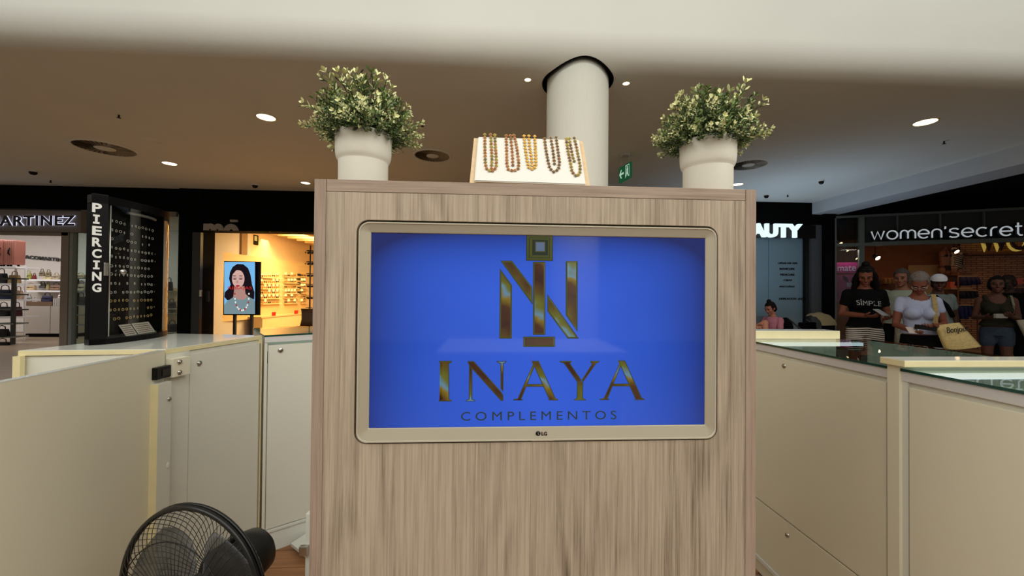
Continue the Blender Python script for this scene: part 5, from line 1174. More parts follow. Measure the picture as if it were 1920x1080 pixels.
# swimwear mannequins on a shelf
def mannequin(px, label, stripes):
    dO = DB+.35; base = WS(px, 515, dO); top = WS(px, 462, dO); h_ = top.z-base.z; k = h_/.80
    t = thing('mannequin', label, 'mannequin', base, 0, None)
    bm = nb(); prof_ = [(0, .165, .10), (.14, .175, .11), (.20, .17, .105), (.33, .125, .085), (.46, .145, .10), (.56, .155, .105), (.66, .15, .08), (.70, .06, .05), (.80, .05, .045)]
    rings = [[(rx*k*math.cos(2*PI*j/18), ry*k*math.sin(2*PI*j/18), z*k) for j in range(18)] for z, rx, ry in prof_[2:]]
    loft(bm, rings, cap1=True, cap0=True, smooth=True)
    for s in (-1, 1): tube(bm, [(s*.085*k, 0, .24*k), (s*.088*k, 0, .12*k), (s*.08*k, 0, 0)], [.088*k, .08*k, .062*k], 12); ellip(bm, (s*.065*k, -.075*k, .53*k), (.055*k, .045*k, .05*k), n=10)
    obj('body', bm, mat('mannequin_skin', (150, 104, 78), .5), t)
    m_ = mat('swim_'+('stripe' if stripes else 'black'), (18, 18, 20), .6)
    if not stripes:
        bm = nb(); rings = [[(rx*k*1.04*math.cos(2*PI*j/18), ry*k*1.04*math.sin(2*PI*j/18), z*k) for j in range(18)] for z, rx, ry in ((.20, .172, .107), (.25, .158, .10))]; loft(bm, rings, smooth=True); poly3(bm, [(-.15*k, -.105*k, .22*k), (.15*k, -.105*k, .22*k), (0, -.11*k, .10*k)], (0, -.004, 0)); obj('bikini_bottom', bm, m_, t)
        for s in (-1, 1): bm = nb(); ellip(bm, (s*.065*k, -.083*k, .53*k), (.052*k, .045*k, .042*k), n=10); tube(bm, [(s*.065*k, -.12*k, .55*k), (s*.04*k, -.06*k, .70*k)], .006, 5); tube(bm, [(s*.11*k, -.09*k, .51*k), (s*.15*k, 0, .51*k)], .006, 5); obj('bikini_cup', bm, m_, t)
    else:
        m2 = mat('swim_pale', (190, 175, 150), .6)
        bm = nb(); rings = [[(rx*k*1.04*math.cos(2*PI*j/18), ry*k*1.06*math.sin(2*PI*j/18), z*k) for j in range(18)] for z, rx, ry in ((.18, .172, .107), (.26, .15, .10), (.33, .128, .088), (.40, .134, .095), (.46, .148, .102), (.56, .16, .108), (.62, .155, .1))]; loft(bm, rings, smooth=True); obj('swimsuit', bm, m2, t)
        for i in range(7):
            z = (.60-i*.06)*k; r_ = .155*k if i in (0, 1, 2, 6) else .14*k
            bm = nb(); tube(bm, [(-r_*.95, -.05*k, z), (-r_*.5, -.104*k, z-.03*k), (0, -.125*k, z-.07*k), (r_*.5, -.104*k, z-.03*k), (r_*.95, -.05*k, z)], .011*k, 4); obj('stripe', bm, m_, t)
    return t
mannequin(1771.5, 'mannequin in a black bikini on the shelf left of the brick wall', False); mannequin(1793, 'mannequin in a zigzag striped swimsuit beside the brick wall', True)
def wthing(name, label, cat, px0, py0, px1, py1, o0, o1, m_, group=None, z0=None):
    bm = nb(); wsb(bm, px0, py0, px1, py1, o0, o1, z0=z0); return one(name, bm, m_, label, cat, group)
wthing('mannequin_shelf', 'brown shelf board under the two mannequins', 'shelf', 1762, 515, 1800, 517.5, DB+.1, DB+.6, M_wb)
wthing('lower_shelf', 'beige shelf board below the mannequin shelf', 'shelf', 1762, 540, 1800, 543, DB+.1, DB+.6, M_beige)
wthing('gift_box', 'orange pink box on the shelf behind the man in the cap', 'box', 1771, 529, 1782, 540, DB+.25, DB+.5, mat('box_orange', (230, 110, 80), .6))
wthing('gift_box', 'pink box on the ledge right of the brick wall middle', 'box', 1889, 523, 1904, 533, DB+.25, DB+.5, mat('box_pink', (220, 100, 90), .6))
for i, (x0, y0, x1, y1, c, lab) in enumerate([(1797, 519, 1832, 536, (26, 26, 60), 'dark blue swimwear on the upper bar of the garment rack'), (1797, 546, 1828, 560, (20, 24, 34), 'black garments on the middle bar of the rack'), (1794, 574, 1824, 598, (28, 34, 80), 'blue garments on the lower bar of the rack'),
        (1768, 590, 1796, 640, (16, 14, 16), 'black garments low behind the woven tote bag'), (1905, 540, 1925, 575, (30, 30, 40), 'dark garments at the right edge of the picture'), (1652, 521, 1690, 533, (150, 100, 50), 'heap of yellowish garments on a table behind the people')]):
    p, q = WS(x0, y1, -1.6), WS(x1, y0, -1.6); t = thing('garment_row', lab, 'clothes', WS((x0+x1)/2, y1, -1.6), math.atan2(sd.y, sd.x)); W_l = V((q.x-p.x, q.y-p.y)).length; H_l = q.z-p.z; m_ = mat('cloth_'+str(i), c, .9, var=.3, vs=20)
    n_ = max(4, int(W_l/.07)); rnd = random.Random(i); gm = None
    for j in range(n_):
        bm = nb(); w2 = W_l/n_; x = -W_l/2+(j+.5)*w2; hh2 = H_l*rnd.uniform(.82, 1)
        rings = [[(x+dx*ww, dy, z) for dx, dy in rrect(-w2*.42, w2*.42, -.16*k2, .16*k2, .01, 2)] for z, ww, k2 in ((H_l-hh2, 1.05, 1), (H_l*.6, .8, .9), (H_l*.93, .7, .7), (H_l, .3, .2))]; loft(bm, rings, cap0=True, cap1=True, smooth=True); obj('garment', bm, m_, t)
rk2 = thing('garment_rack', 'brown wooden garment rack behind the shoppers', 'rack', WS(1815, 630, -1.6))
for x0 in (1795, 1831): bm = nb(); wsb(bm, x0, 510, x0+1.5, 600, -1.62, -1.58, 0, None); obj('upright', bm, M_wb, rk2, True)
for y0 in (517, 544, 572): bm = nb(); wsb(bm, 1795, y0, 1832, y0+1.5, -1.62, -1.58); obj('bar', bm, M_beige, rk2, True)
wthing('sales_table', 'dark table under the heap of yellowish garments', 'table', 1648, 533, 1700, 537, -2.0, -1.2, M_wb, z0=0)
# spot lamps inside
for px, py, s_, lab, e_ in ((1646, 484, .06, 'bright round spot lamp above the woman in the black shirt', 9), (1576, 457, .05, 'tilted spot lamp behind the corner glass, upper', 4), (1589, 470, .03, 'small spot lamp behind the corner glass, middle', 3), (1606, 485, .03, 'small spot lamp behind the corner glass beside the post', 3), (1794, 472, .055, 'spot lamp above the mannequins', 4)):
    c_ = WS(px, py, -1.1); t = thing('spot_lamp', lab, 'lamp', c_, 0, 'spot lamps in the lingerie shop')
    dr = (CAM-c_).normalized()*.5+V((.5, -.2, -.5)).normalized()*.5; dr.normalize(); Q = dr.to_track_quat('Z', 'Y').to_matrix().to_4x4()
    bm = nb(); lathe(bm, [(s_*.95, .0), (s_, .01), (s_*.9, -s_*2), (0, -s_*2.1)], 16); bm.transform(Q); obj('housing', bm, M_drk, t)
    bm = nb(); lathe(bm, [(0, .0), (s_*.93, .0), (s_*.93, -.004)], 16); bm.transform(Q); obj('lens', bm, emis('spot_lens', (255, 214, 160), e_), t)
    bm = nb(); tube(bm, [(0, 0, .0)-V(dr)*s_ if False else V((0, 0, 0))-dr*s_*1.5, V((0, 0, 3.0-c_.z))-dr*s_*1.5], .01, 5); obj('stem', bm, M_drk, t)

# ================================================================ PEOPLE
def remesh(bm, vox, smooth=3, fac=.5):
    me = bpy.data.meshes.new('tmp'); bm.to_mesh(me); bm.free(); o = bpy.data.objects.new('tmp', me); C.objects.link(o)
    m_ = o.modifiers.new('r', 'REMESH'); m_.mode = 'VOXEL'; m_.voxel_size = vox
    if smooth: s = o.modifiers.new('s', 'SMOOTH'); s.iterations = smooth; s.factor = fac
    bpy.context.view_layer.update()
    me2 = bpy.data.meshes.new_from_object(o.evaluated_get(bpy.context.evaluated_depsgraph_get())); bpy.data.objects.remove(o); bpy.data.meshes.remove(me)
    b2 = nb(); b2.from_mesh(me2); bpy.data.meshes.remove(me2)
    for f in b2.faces: f.smooth = True
    return b2
def rings_z(bm, prof, n=20):   # (z, cx, cy, rx, ry)
    rings = [[(cx+rx*math.cos(2*PI*k/n), cy+ry*math.sin(2*PI*k/n), z) for k in range(n)] for z, cx, cy, rx, ry in prof]; loft(bm, rings, cap0=True, cap1=True, smooth=True)
def limb(bm, pts, rs):
    P, Rr = [], []
    for i in range(len(pts)-1):
        for k in range(5): t = k/5; P.append(V(pts[i]).lerp(V(pts[i+1]), t)); Rr.append(rs[i]*(1-t)+rs[i+1]*t)
    P.append(V(pts[-1])); Rr.append(rs[-1]); tube(bm, P, Rr, 12)
    for p, r in zip(pts, rs): ellip(bm, p, (r, r, r), n=10)
def hand(bm, wr, d, pn, side, sc_=1., curl=.6):
    """palm and five bent fingers; d along the hand, pn palm normal (towards what it holds)"""
    d = V(d).normalized(); pn = V(pn); pn = (pn-d*pn.dot(d)).normalized(); s = d.cross(pn)*side
    B = Matrix((s, d, pn)).transposed()
    c = V(wr)+d*.045*sc_
    ellip(bm, c, (.041*sc_, .052*sc_, .018*sc_), B, 12)
    for k, (o_, L_) in enumerate(((-.029, .058), (-.010, .070), (.010, .066), (.028, .052))):
        p = V(wr)+d*.082*sc_+s*o_*sc_; pts = [p-d*.02, p]; a = 0; dd = d.copy()
        for j in range(3): a += curl*(.5+.25*j); dd = d*math.cos(a)+pn*math.sin(a); p = p+dd*L_*sc_*(.45, .32, .25)[j]; pts.append(p)
        tube(bm, pts, [.0095*sc_, .0095*sc_, .009*sc_, .008*sc_, .0065*sc_], 8); ellip(bm, pts[-1], (.0066*sc_,)*3, n=8)
    p = V(wr)+d*.02*sc_-s*.033*sc_; q = p-s*.022*sc_+d*.028*sc_+pn*.012; r_ = q+d*.03*sc_+pn*.02*sc_; tube(bm, [p+s*.01, p, q, r_], [.012*sc_, .0125*sc_, .0105*sc_, .008*sc_], 8); ellip(bm, r_, (.008*sc_,)*3, n=8)
SKINS = {}
def skinm(rgb):
    if rgb not in SKINS: SKINS[rgb] = mat('skin_%d' % rgb[0], rgb, .6, var=.05, vs=12, spec=.25)
    return SKINS[rgb]
def person(label, px, py_head, d, H=1.6, yaw=0., skin=(150, 98, 74), w=1., nod=.35, look=0., elbows=None, hands=None, shirt=None, shorts=None, hair=None, seated=False, sleeves=True, sleeve_len=.55, bust=0, legs_cover=0, glasses=False, extra=None, knees=None, ankles=None, x=None, y=None, zoff=0, pdir=None, hem=None):
    k = H/1.65; top = at_d(px, py_head, d)
    t = thing('person', label, 'person', (top.x if x is None else x, top.y if y is None else y, zoff), yaw)
    S_ = lambda p: V((p[0]*k, p[1]*k, p[2]*k)) if not seated else V((p[0]*k, p[1]*k, (p[2]-.42)*k))
    hipw, shw = .092*w, .163*(w*.5+.5)
    bm = nb()
    T_ = [(.80, 0, .01, .15*w, .095*w), (.86, 0, .015, .172*w, .11*w), (.93, 0, .012, .165*w, .108*w), (1.02, 0, 0, .14*w, .095*w), (1.10, 0, -.002, .142*w, .10*w), (1.20, 0, 0, .158*w, .108*w), (1.28, 0, .005, .168*(w*.7+.3), .10), (1.34, 0, .01, .14*(w*.7+.3), .075), (1.38, 0, .012, .075, .058), (1.41, 0, .008, .052, .052), (1.47, 0, -.01, .048, .050)]
    rings_z(bm, [(S_((0, 0, z))[2], cx*k, cy*k, rx*k, ry*k) for z, cx, cy, rx, ry in T_])
    if bust:
        for s in (-1, 1): ellip(bm, S_((s*.07, -.085, 1.18)), (.068*k, .06*k*bust, .065*k), n=14)
    elbows = elbows or [(-.24, .03, 1.05), (.24, .03, 1.05)]; hands = hands or [(-.25, -.02, .80), (.25, -.02, .80)]
    handdat = []
    for i, s in enumerate((-1, 1)):
        sh = S_((s*shw, .01, 1.315)); e = S_(elbows[i]); h = S_(hands[i]); limb(bm, [sh, e, h], [.052*k*(w*.6+.4), .041*k*(w*.6+.4), .027*k]); handdat.append((e, h, s))
    if seated: kn = [S_((s*.12, -.42, .86)) for s in (-1, 1)]; an = [S_((s*.12, -.44, .50)) for s in (-1, 1)]; hp = [S_((s*.09, -.02, .88)) for s in (-1, 1)]
    if knees: kn = [S_(q) for q in knees]; an = [S_(q) for q in ankles]
    if not seated: kn = [S_((s*.10*w, -.015, .47)) for s in (-1, 1)]; an = [S_((s*.105*w, .02, .09)) for s in (-1, 1)]; hp = [S_((s*hipw, .01, .84)) for s in (-1, 1)]
    for i in range(2): limb(bm, [hp[i], kn[i], an[i]], [.088*k*w, .056*k*(w*.6+.4), .036*k]); limb(bm, [an[i]-V((0, -.01, .035*k)), an[i]+V((0, -.13*k, -.06*k))], [.036*k, .026*k])
    # head with face
    hc = S_((0, -.03, 1.545)); Hm = Matrix.Translation(hc-V((0, 0, .06*k))) @ Matrix.Rotation(look, 4, 'Z') @ Matrix.Rotation(nod, 4, 'X') @ Matrix.Translation(V((0, 0, .06*k)))
    hb = nb(); ellip(hb, (0, .008*k, .012*k), (.076*k, .094*k, .098*k), n=20); ellip(hb, (0, -.022*k, -.05*k), (.056*k, .066*k, .066*k), n=16)
    ellip(hb, (0, -.075*k, -.098*k), (.022*k, .018*k, .017*k), n=10); tube(hb, [(0, -.088*k, .012*k), (0, -.100*k, -.012*k), (0, -.108*k, -.032*k), (0, -.09*k, -.042*k)], [.010*k, .011*k, .014*k, .012*k], 8)
    for s in (-1, 1): ellip(hb, (s*.077*k, .012*k, -.012*k), (.010*k, .018*k, .030*k), n=10); ellip(hb, (s*.045*k, -.062*k, -.03*k), (.022*k, .02*k, .02*k), n=8); ellip(hb, (s*.032*k, -.082*k, .022*k), (.026*k, .012*k, .008*k), n=8)
    tube(hb, [(0, .01*k, -.03*k), (0, .02*k, -.13*k)], .046*k, 10)
    hb.transform(Hm); me_ = bpy.data.meshes.new('h'); hb.to_mesh(me_); hb.free(); bm.from_mesh(me_); bpy.data.meshes.remove(me_)
    bm = remesh(bm, .0085*k, 3)
    for i, (e, h, s) in enumerate(handdat): hand(bm, h, (h-e), pdir[i] if pdir else (0, 0, -1) if h.z < S_((0, 0, .9)).z else (0, 0, 1), s, k, .55)
    for f in bm.faces: f.smooth = True
    obj('body', bm, skinm(skin), t)
    # eyes, brows, mouth
    for s in (-1, 1):
        b_ = nb(); ellip(b_, (s*.031*k, -.083*k, .004*k), (.013*k, .008*k, .006*k), n=10); b_.transform(Hm); obj('eye', b_, mat_eye, t)
        b_ = nb(); tube(b_, [(s*.014*k, -.096*k, .026*k), (s*.032*k, -.094*k, .030*k), (s*.05*k, -.082*k, .024*k)], .0035*k, 5); b_.transform(Hm); obj('eyebrow', b_, mat_brow, t)
    b_ = nb(); ellip(b_, (0, -.090*k, -.065*k), (.024*k, .009*k, .008*k), n=12); b_.transform(Hm); obj('mouth', b_, mat_lip, t)
    if hair: 
        kind, col = hair; b_ = nb()
        ellip(b_, (0, .022*k, .026*k), (.087*k, .099*k, .100*k), n=20)
        if kind in ('long', 'bun_long'):
            rings_z(b_, [(-.25*k, 0, .06*k, .10*k, .04*k), (-.15*k, 0, .055*k, .115*k, .05*k), (-.05*k, 0, .045*k, .10*k, .07*k), (.03*k, 0, .03*k, .09*k, .085*k)], 16)
            for s in (-1, 1): limb(b_, [(s*.078*k, -.02*k, .03*k), (s*.095*k, -.02*k, -.08*k), (s*.115*k, -.045*k, -.22*k)], [.026*k, .034*k, .024*k])
        if kind == 'bun_long' or kind == 'bun': ellip(b_, (0, .03*k, .135*k), (.042*k, .04*k, .035*k), n=12)
        if kind in ('short', 'bob', 'bun'): ellip(b_, (0, .05*k, -.03*k), (.086*k, .07*k, .08*k), n=16)
        if kind == 'bob':
            for s in (-1, 1): ellip(b_, (s*.07*k, .01*k, -.02*k), (.026*k, .05*k, .06*k), n=10)
        rnd = random.Random(len(label)); b_ = remesh(b_, .009*k, 2)
        # carve the face free, ruffle the locks
        dl_ = []
        for v in b_.verts:
            n_ = noise.noise(v.co*34)*.007*k+noise.noise(V((v.co.x*90, v.co.y*90, v.co.z*14)))*.004*k; v.co += v.co.normalized()*n_
            if v.co.y < -.038*k and v.co.z < .062*k and abs(v.co.x) < .066*k: dl_.append(v)
        bmesh.ops.delete(b_, geom=dl_, context='VERTS'); b_.transform(Hm); obj('hair', b_, mat('hair_'+label[:6], col, .7, var=.4, vs=60, stretch=(3, 3, .5), spec=.15), t)
    if glasses:
        b_ = nb()
        for s in (-1, 1): tube(b_, [(s*.033*k+.022*k*math.cos(2*PI*j/12), -.106*k, -.0*k+.017*k*math.sin(2*PI*j/12)) for j in range(12)], .002*k, 5, closed=True); tube(b_, [(s*.055*k, -.106*k, .004*k), (s*.082*k, .01*k, .004*k)], .0018*k, 4)
        tube(b_, [(-.012*k, -.108*k, .004*k), (.012*k, -.108*k, .004*k)], .002*k, 4); b_.transform(Hm); obj('glasses', b_, M_steel, t)
    if shirt:
        z0 = hem or .90; b_ = nb(); pr = [q for q in T_ if z0 < q[0] <= 1.35]; g_ = 1.09; f0 = T_[1] if z0 < .95 else T_[3]
        rings_z(b_, [(S_((0, 0, z0))[2], 0, .008*k, f0[3]*1.13*k, f0[4]*1.2*k)]+[(S_((0, 0, z))[2], cx*k, cy*k, (rx+.014)*k, (ry+.014)*k) for z, cx, cy, rx, ry in pr]+[(S_((0, 0, 1.372))[2], 0, .012*k, .095*k, .068*k)])
        if bust:
            for s in (-1, 1): ellip(b_, S_((s*.07, -.088, 1.18)), (.078*k, .068*k*bust, .076*k), n=14)
        if sleeves:
            for i, s in enumerate((-1, 1)):
                sh = S_((s*shw, .01, 1.315)); e = S_(elbows[i]); m2 = sh.lerp(e, sleeve_len); limb(b_, [sh, m2], [.060*k*(w*.6+.4), .056*k*(w*.6+.4)]); 
        else:
            for s in (-1, 1): tube(b_, [S_((s*.10, -.075, 1.30)), S_((s*.115, -.02, 1.375)), S_((s*.11, .06, 1.32))], .024*k, 8)
        b_ = remesh(b_, .010*k, 3)
        # scooped neckline
        if not sleeves or shirt[1] == 'scoop': bmesh.ops.delete(b_, geom=[v for v in b_.verts if ((v.co.x/(.095*k))**2+((v.co.z-S_((0, 0, 1.40))[2])/((.13 if not sleeves else .075)*k))**2) < 1 and v.co.y < .03*k], context='VERTS')
        for v in b_.verts: v.co += v.normal*noise.noise(V((v.co.x*9, v.co.y*9, v.co.z*14)))*.007
        obj('shirt', b_, shirt[0], t)
    if shorts:
        m_, L_ = shorts; b_ = nb(); rings_z(b_, [(S_((0, 0, z))[2], cx*k, cy*k, (rx+.012)*k, (ry+.012)*k) for z, cx, cy, rx, ry in T_[:4] if z <= .98]); 
        for i in range(2):
            e_ = V(hp[i]).lerp(V(kn[i]), L_) if L_ <= 1 else V(kn[i]).lerp(V(an[i]), L_-1); pts_ = [hp[i]]+([kn[i]] if L_ > 1 else [])+[e_]; limb(b_, pts_, [.103*k*w]+([.07*k*w] if L_ > 1 else [])+[(.092 if L_ <= 1 else .055)*k*w])
        b_ = remesh(b_, .011*k, 3)
        for v in b_.verts: v.co += v.normal*noise.noise(V((v.co.x*8, v.co.y*8, v.co.z*6)))*.006
        obj('shorts' if L_ < 1 else 'trousers', b_, m_, t)
    # shoes
    for i in range(2):
        b_ = nb(); limb(b_, [an[i]+V((0, .025*k, -.055*k)), an[i]+V((0, -.14*k, -.062*k))], [.042*k, .032*k]); b_ = remesh(b_, .012, 1); obj('shoe', b_, M_shoe, t)
    t['kk'] = k; return t, S_, Hm, k
mat_eye = mat('eye_dark', (36, 26, 22), .2); mat_brow = mat('brow_hair', (40, 28, 22), .8); mat_lip = mat('lips', (130, 60, 56), .5); M_shoe = mat('shoe_dark', (40, 36, 34), .6)
M_blk = mat('black_cotton', (9, 9, 10), .9, var=.1, spec=.1); M_tee = mat('white_cotton', (156, 162, 186), .85, var=.03, spec=.1); M_denim = mat('denim', (52, 62, 76), .9, var=.25, vs=60, spec=.1); M_olive = mat('olive_cotton', (40, 38, 28), .9, var=.1, spec=.1)
# striped cloth
M_str = bpy.data.materials.new('striped_cotton'); M_str.use_nodes = True; nt = M_str.node_tree; b = nt.nodes['Principled BSDF']; tc = nt.nodes.new('ShaderNodeTexCoord'); sp = nt.nodes.new('ShaderNodeSeparateXYZ'); nt.links.new(tc.outputs['Object'], sp.inputs[0])
t_ = mth(nt, 'FRACT', mth(nt, 'MULTIPLY', mth(nt, 'ADD', sp.outputs['Z'], mth(nt, 'MULTIPLY', mth(nt, 'ABSOLUTE', sp.outputs['X']), .12)), 40.)); t_ = mth(nt, 'LESS_THAN', t_, .42); rp = ramp(nt, [(0, (196, 186, 176)), (1, (14, 13, 14))]); nt.links.new(t_, rp.inputs[0]); nt.links.new(rp.outputs[0], b.inputs['Base Color']); b.inputs['Roughness'].default_value = .9
DEG = PI/180
from mathutils.bvhtree import BVHTree
def local_text(t, s, A, B, h, m_, name='shirt_print', bold=.01, depth=.004):
    return text(name, s, m_, A, B, h, t, bold=bold, depth=depth, world=False)
def tote(label, m_, strap_w, S_, k, t, pts_strap, corners, words=None, pattern=None):
    """bag worn on the shoulder: own top-level thing in the person's place"""
    L2 = MW[t]; base = L2 @ V(corners[0]); b = thing('tote_bag', label, 'bag', base, t.rotation_euler.z); inv = MW[b].inverted() @ L2
    bm = nb(); c = [V(q) for q in corners]; n_ = (c[1]-c[0]).cross(c[3]-c[0]).normalized(); 
    if n_.y > 0: n_ = -n_
    nu, nv = 8, 8; fr, bk = [], []
    for j in range(nv+1):
        for i in range(nu+1):
            u, v = i/nu, j/nv; p = c[0].lerp(c[1], u).lerp(c[3].lerp(c[2], u), v); bul = math.sin(PI*u)**.5*(.25+math.sin(PI*(1-v)*.75))*.035*k; fr.append(bm.verts.new(p+n_*bul)); bk.append(bm.verts.new(p-n_*bul))
    for g_, fl in ((fr, 0), (bk, 1)):
        for j in range(nv):
            for i in range(nu):
                q = [g_[j*(nu+1)+i], g_[j*(nu+1)+i+1], g_[(j+1)*(nu+1)+i+1], g_[(j+1)*(nu+1)+i]]; f = bm.faces.new(q if not fl else q[::-1]); f.smooth = True
    bmesh.ops.remove_doubles(bm, verts=bm.verts[:], dist=.0005); bm.transform(inv); obj('bag_body', bm, m_, b)
    bm = nb(); P = [V(p) for p in pts_strap]; prv = None
    for p in P:
        a_, b2 = bm.verts.new(p+V((-strap_w/2, 0, 0))), bm.verts.new(p+V((strap_w/2, 0, 0)))
        if prv: bm.faces.new((prv[0], prv[1], b2, a_))
        prv = (a_, b2)
    bmesh.ops.solidify(bm, geom=bm.faces[:], thickness=.006); bm.transform(inv); obj('strap', bm, m_, b)
    if words:
        cen = c[3].lerp(c[0], .45); A = c[0].lerp(c[1], .2).lerp(c[3].lerp(c[2], .2), .62)+n_*.058; B = c[0].lerp(c[1], .95).lerp(c[3].lerp(c[2], .95), .60)+n_*.05
        o = text('print', words, mat('print_black', (20, 18, 18), .7), A, B, .085*k, b, bold=0, depth=.004, world=False, shear=.4, up=(c[3]-c[0]).normalized()); o.data.transform(inv)
    if pattern:
        rnd = random.Random(3); bm = nb()
        for i in range(9): u, v = rnd.uniform(.2, .8), rnd.uniform(.1, .7); p = c[0].lerp(c[1], u).lerp(c[3].lerp(c[2], u), v)+n_*.038; ellip(bm, p, (.02, .004, .014+.02*rnd.random()), n=8)
        bm.transform(inv); o = obj('printed_pattern', bm, pattern, b); 
    return b

# 1 woman with the lettered black shirt looking at her phone
t, S_, Hm, k = person('person in a black lettered t-shirt and striped shorts looking at a phone', 1621, 505, 4.8, H=1.60, yaw=-30*DEG, skin=(112, 66, 48), w=.97, nod=.5, look=-.2,
    elbows=[(-.225, .0, 1.06), (.22, .02, 1.06)], hands=[(-.05, -.24, 1.05), (.13, -.26, 1.03)], pdir=[(.3, 0, 1), (-.3, 0, 1)], shirt=(M_blk, 'crew'), shorts=(M_str, .5), hair=('bun_long', (7, 5, 5)), bust=1.25, sleeve_len=.5, hem=.90)
q = S_((-.115, -.5, 1.175)); pr_ = local_text(t, 'SÍMPLE', q, q+V((.22, .0, -.012)), .070, mat('print_white', (200, 200, 200), .7), bold=.0, depth=.006)
shb = [c for c in t.children if c.name.startswith('shirt') and not c.name.startswith('shirt_print')][0]; bt_ = BVHTree.FromPolygons([v.co for v in shb.data.vertices], [p.vertices for p in shb.data.polygons])
for v in pr_.data.vertices:
    h_ = bt_.ray_cast(V((v.co.x, -1, v.co.z)), V((0, 1, 0)))
    if h_[0]: v.co.y = h_[0].y-.006+(v.co.y+q.y*-1)*0
b_ = nb()
for s in (-1, 1): tube(b_, [(s*.03*k+.024*k*math.cos(2*PI*j/12), -.072*k-.0*k, .098*k+.014*k*math.sin(2*PI*j/12)) for j in range(12)], .004, 5, closed=True)
b_.transform(Hm); obj('sunglasses_on_head', b_, M_blackg, t)
P = MW[t] @ V((.045, -.36, 1.06)); bm = nb(); box(bm, -.036, .036, -.07, .07, 0, .009, .003); bm.transform(Matrix.Translation(P) @ Matrix.Rotation(.5, 4, 'X')); one('smartphone', bm, [mat('phone_pale', (150, 150, 155), .2)], 'smartphone held by the person in the lettered black shirt', 'phone')
bm = nb(); tube(bm, [S_((.13, -.255, 1.032))+V((.03*math.cos(2*PI*j/14), .0, .03*math.sin(2*PI*j/14))) for j in range(14)], .004, 5, closed=True); obj('bracelet', bm, M_shelf, t)
# 2 woman with the white t-shirt
t, S_, Hm, k = person('person with grey hair in a white t-shirt reading a leaflet', 1722, 513, 4.2, H=1.50, yaw=-34*DEG, skin=(118, 68, 52), w=.86, nod=.75, look=-.25,
    elbows=[(-.20, -.02, 1.04), (.215, .02, 1.05)], hands=[(-.13, -.27, .99), (.03, -.25, 1.04)], pdir=[(.2, 0, 1), (-.3, 0, 1)], shirt=(M_tee, 'scoop'), shorts=(M_blk, 1.55), hair=('short', (104, 94, 90)), bust=1.2, glasses=True, sleeve_len=.38, hem=.94)
b1 = tote('natural woven tote bag hanging from the arm of the person in white', mat('woven_straw', (196, 172, 116), .9, var=.25, vs=60, bump=.5, bs=120), .035, S_, k, t,
     [S_((.10, -.13, 1.02)), S_((.095, -.17, 1.15)), S_((.10, -.14, 1.28)), S_((.115, -.03, 1.395)), S_((.13, .07, 1.33)), S_((.18, .10, 1.15)), S_((.24, .05, .98))],
     [S_((.17, -.14, .78)), S_((.47, -.08, .84)), S_((.30, -.10, 1.09)), S_((.08, -.17, 1.05))], words='Bonjour')
P = MW[t] @ S_((-.15, -.385, 1.0)); bm = nb(); box(bm, -.06, .06, -.035, .035, 0, .003); bm.transform(Matrix.Translation(P) @ Matrix.Rotation(1.0, 4, 'X') @ Matrix.Rotation(.1, 4, 'Y')); one('leaflet', bm, mat('leaflet_white', (190, 180, 170), .7), 'small white leaflet held by the person in the white t-shirt', 'leaflet')
P = MW[t] @ S_((-.03, -.33, 1.035)); bm = nb(); box(bm, -.10, .10, -.02, .02, -.025, .02, .006); bm.transform(Matrix.Translation(P) @ Matrix.Rotation(.1, 4, 'Y')); one('purse', bm, M_blackg, 'black purse held by the person in the white t-shirt', 'purse')
# 3 person behind her with pale green shirt
M_pg = mat('pale_green_shirt', (130, 138, 122), .9); t, S_, Hm, k = person('person in a pale green shirt mostly hidden behind the person in white', 1692, 511, 5.4, H=1.60, yaw=-60*DEG, skin=(120, 78, 60), w=1.1, nod=.2, shirt=(M_pg, 'crew'), shorts=(M_blk, 1.6), hair=('short', (60, 54, 52)))
b2 = tote('folded cloth bag with pale straps hanging low between the two people', mat('cloth_bag', (130, 124, 104), .9, var=.5, vs=40), .012, S_, k, t, [S_((-.02, -.18, .86)), S_((.0, -.19, .93)), S_((.02, -.18, .86))], [S_((-.05, -.18, .60)), S_((.06, -.18, .60)), S_((.05, -.18, .86)), S_((-.04, -.18, .86))])
# 4 man with the white cap
t, S_, Hm, k = person('person wearing a white baseball cap and grey t-shirt', 1757, 518, 5.7, H=1.54, yaw=-15*DEG, skin=(70, 44, 34), w=1.15, nod=.15, look=-.5, shirt=(mat('grey_tee', (104, 112, 112), .9), 'crew'), shorts=(M_blk, 1.6), hair=('short', (14, 12, 12)))
b_ = nb(); ellip(b_, (0, .012*k, .05*k), (.094*k, .106*k, .085*k), n=20); bmesh.ops.delete(b_, geom=[v for v in b_.verts if v.co.z < .032*k], context='VERTS')
poly3(b_, [(.075*k*math.sin(a), -.09*k-.075*k*math.cos(a)+.01*k, .036*k) for a in [PI*(j/10-.5) for j in range(11)]]+[(.08*k, -.05*k, .036*k), (-.08*k, -.05*k, .036*k)], (0, 0, .006)); b_.transform(Hm); obj('cap', b_, mat('cap_white', (190, 190, 196), .8), t)
bm = nb(); limb(bm, [S_((-.10, -.12, 1.33)), S_((.02, -.135, 1.2)), S_((.10, -.13, 1.05))], [.028, .03, .028]); obj('bag_strap', bm, M_blk, t)
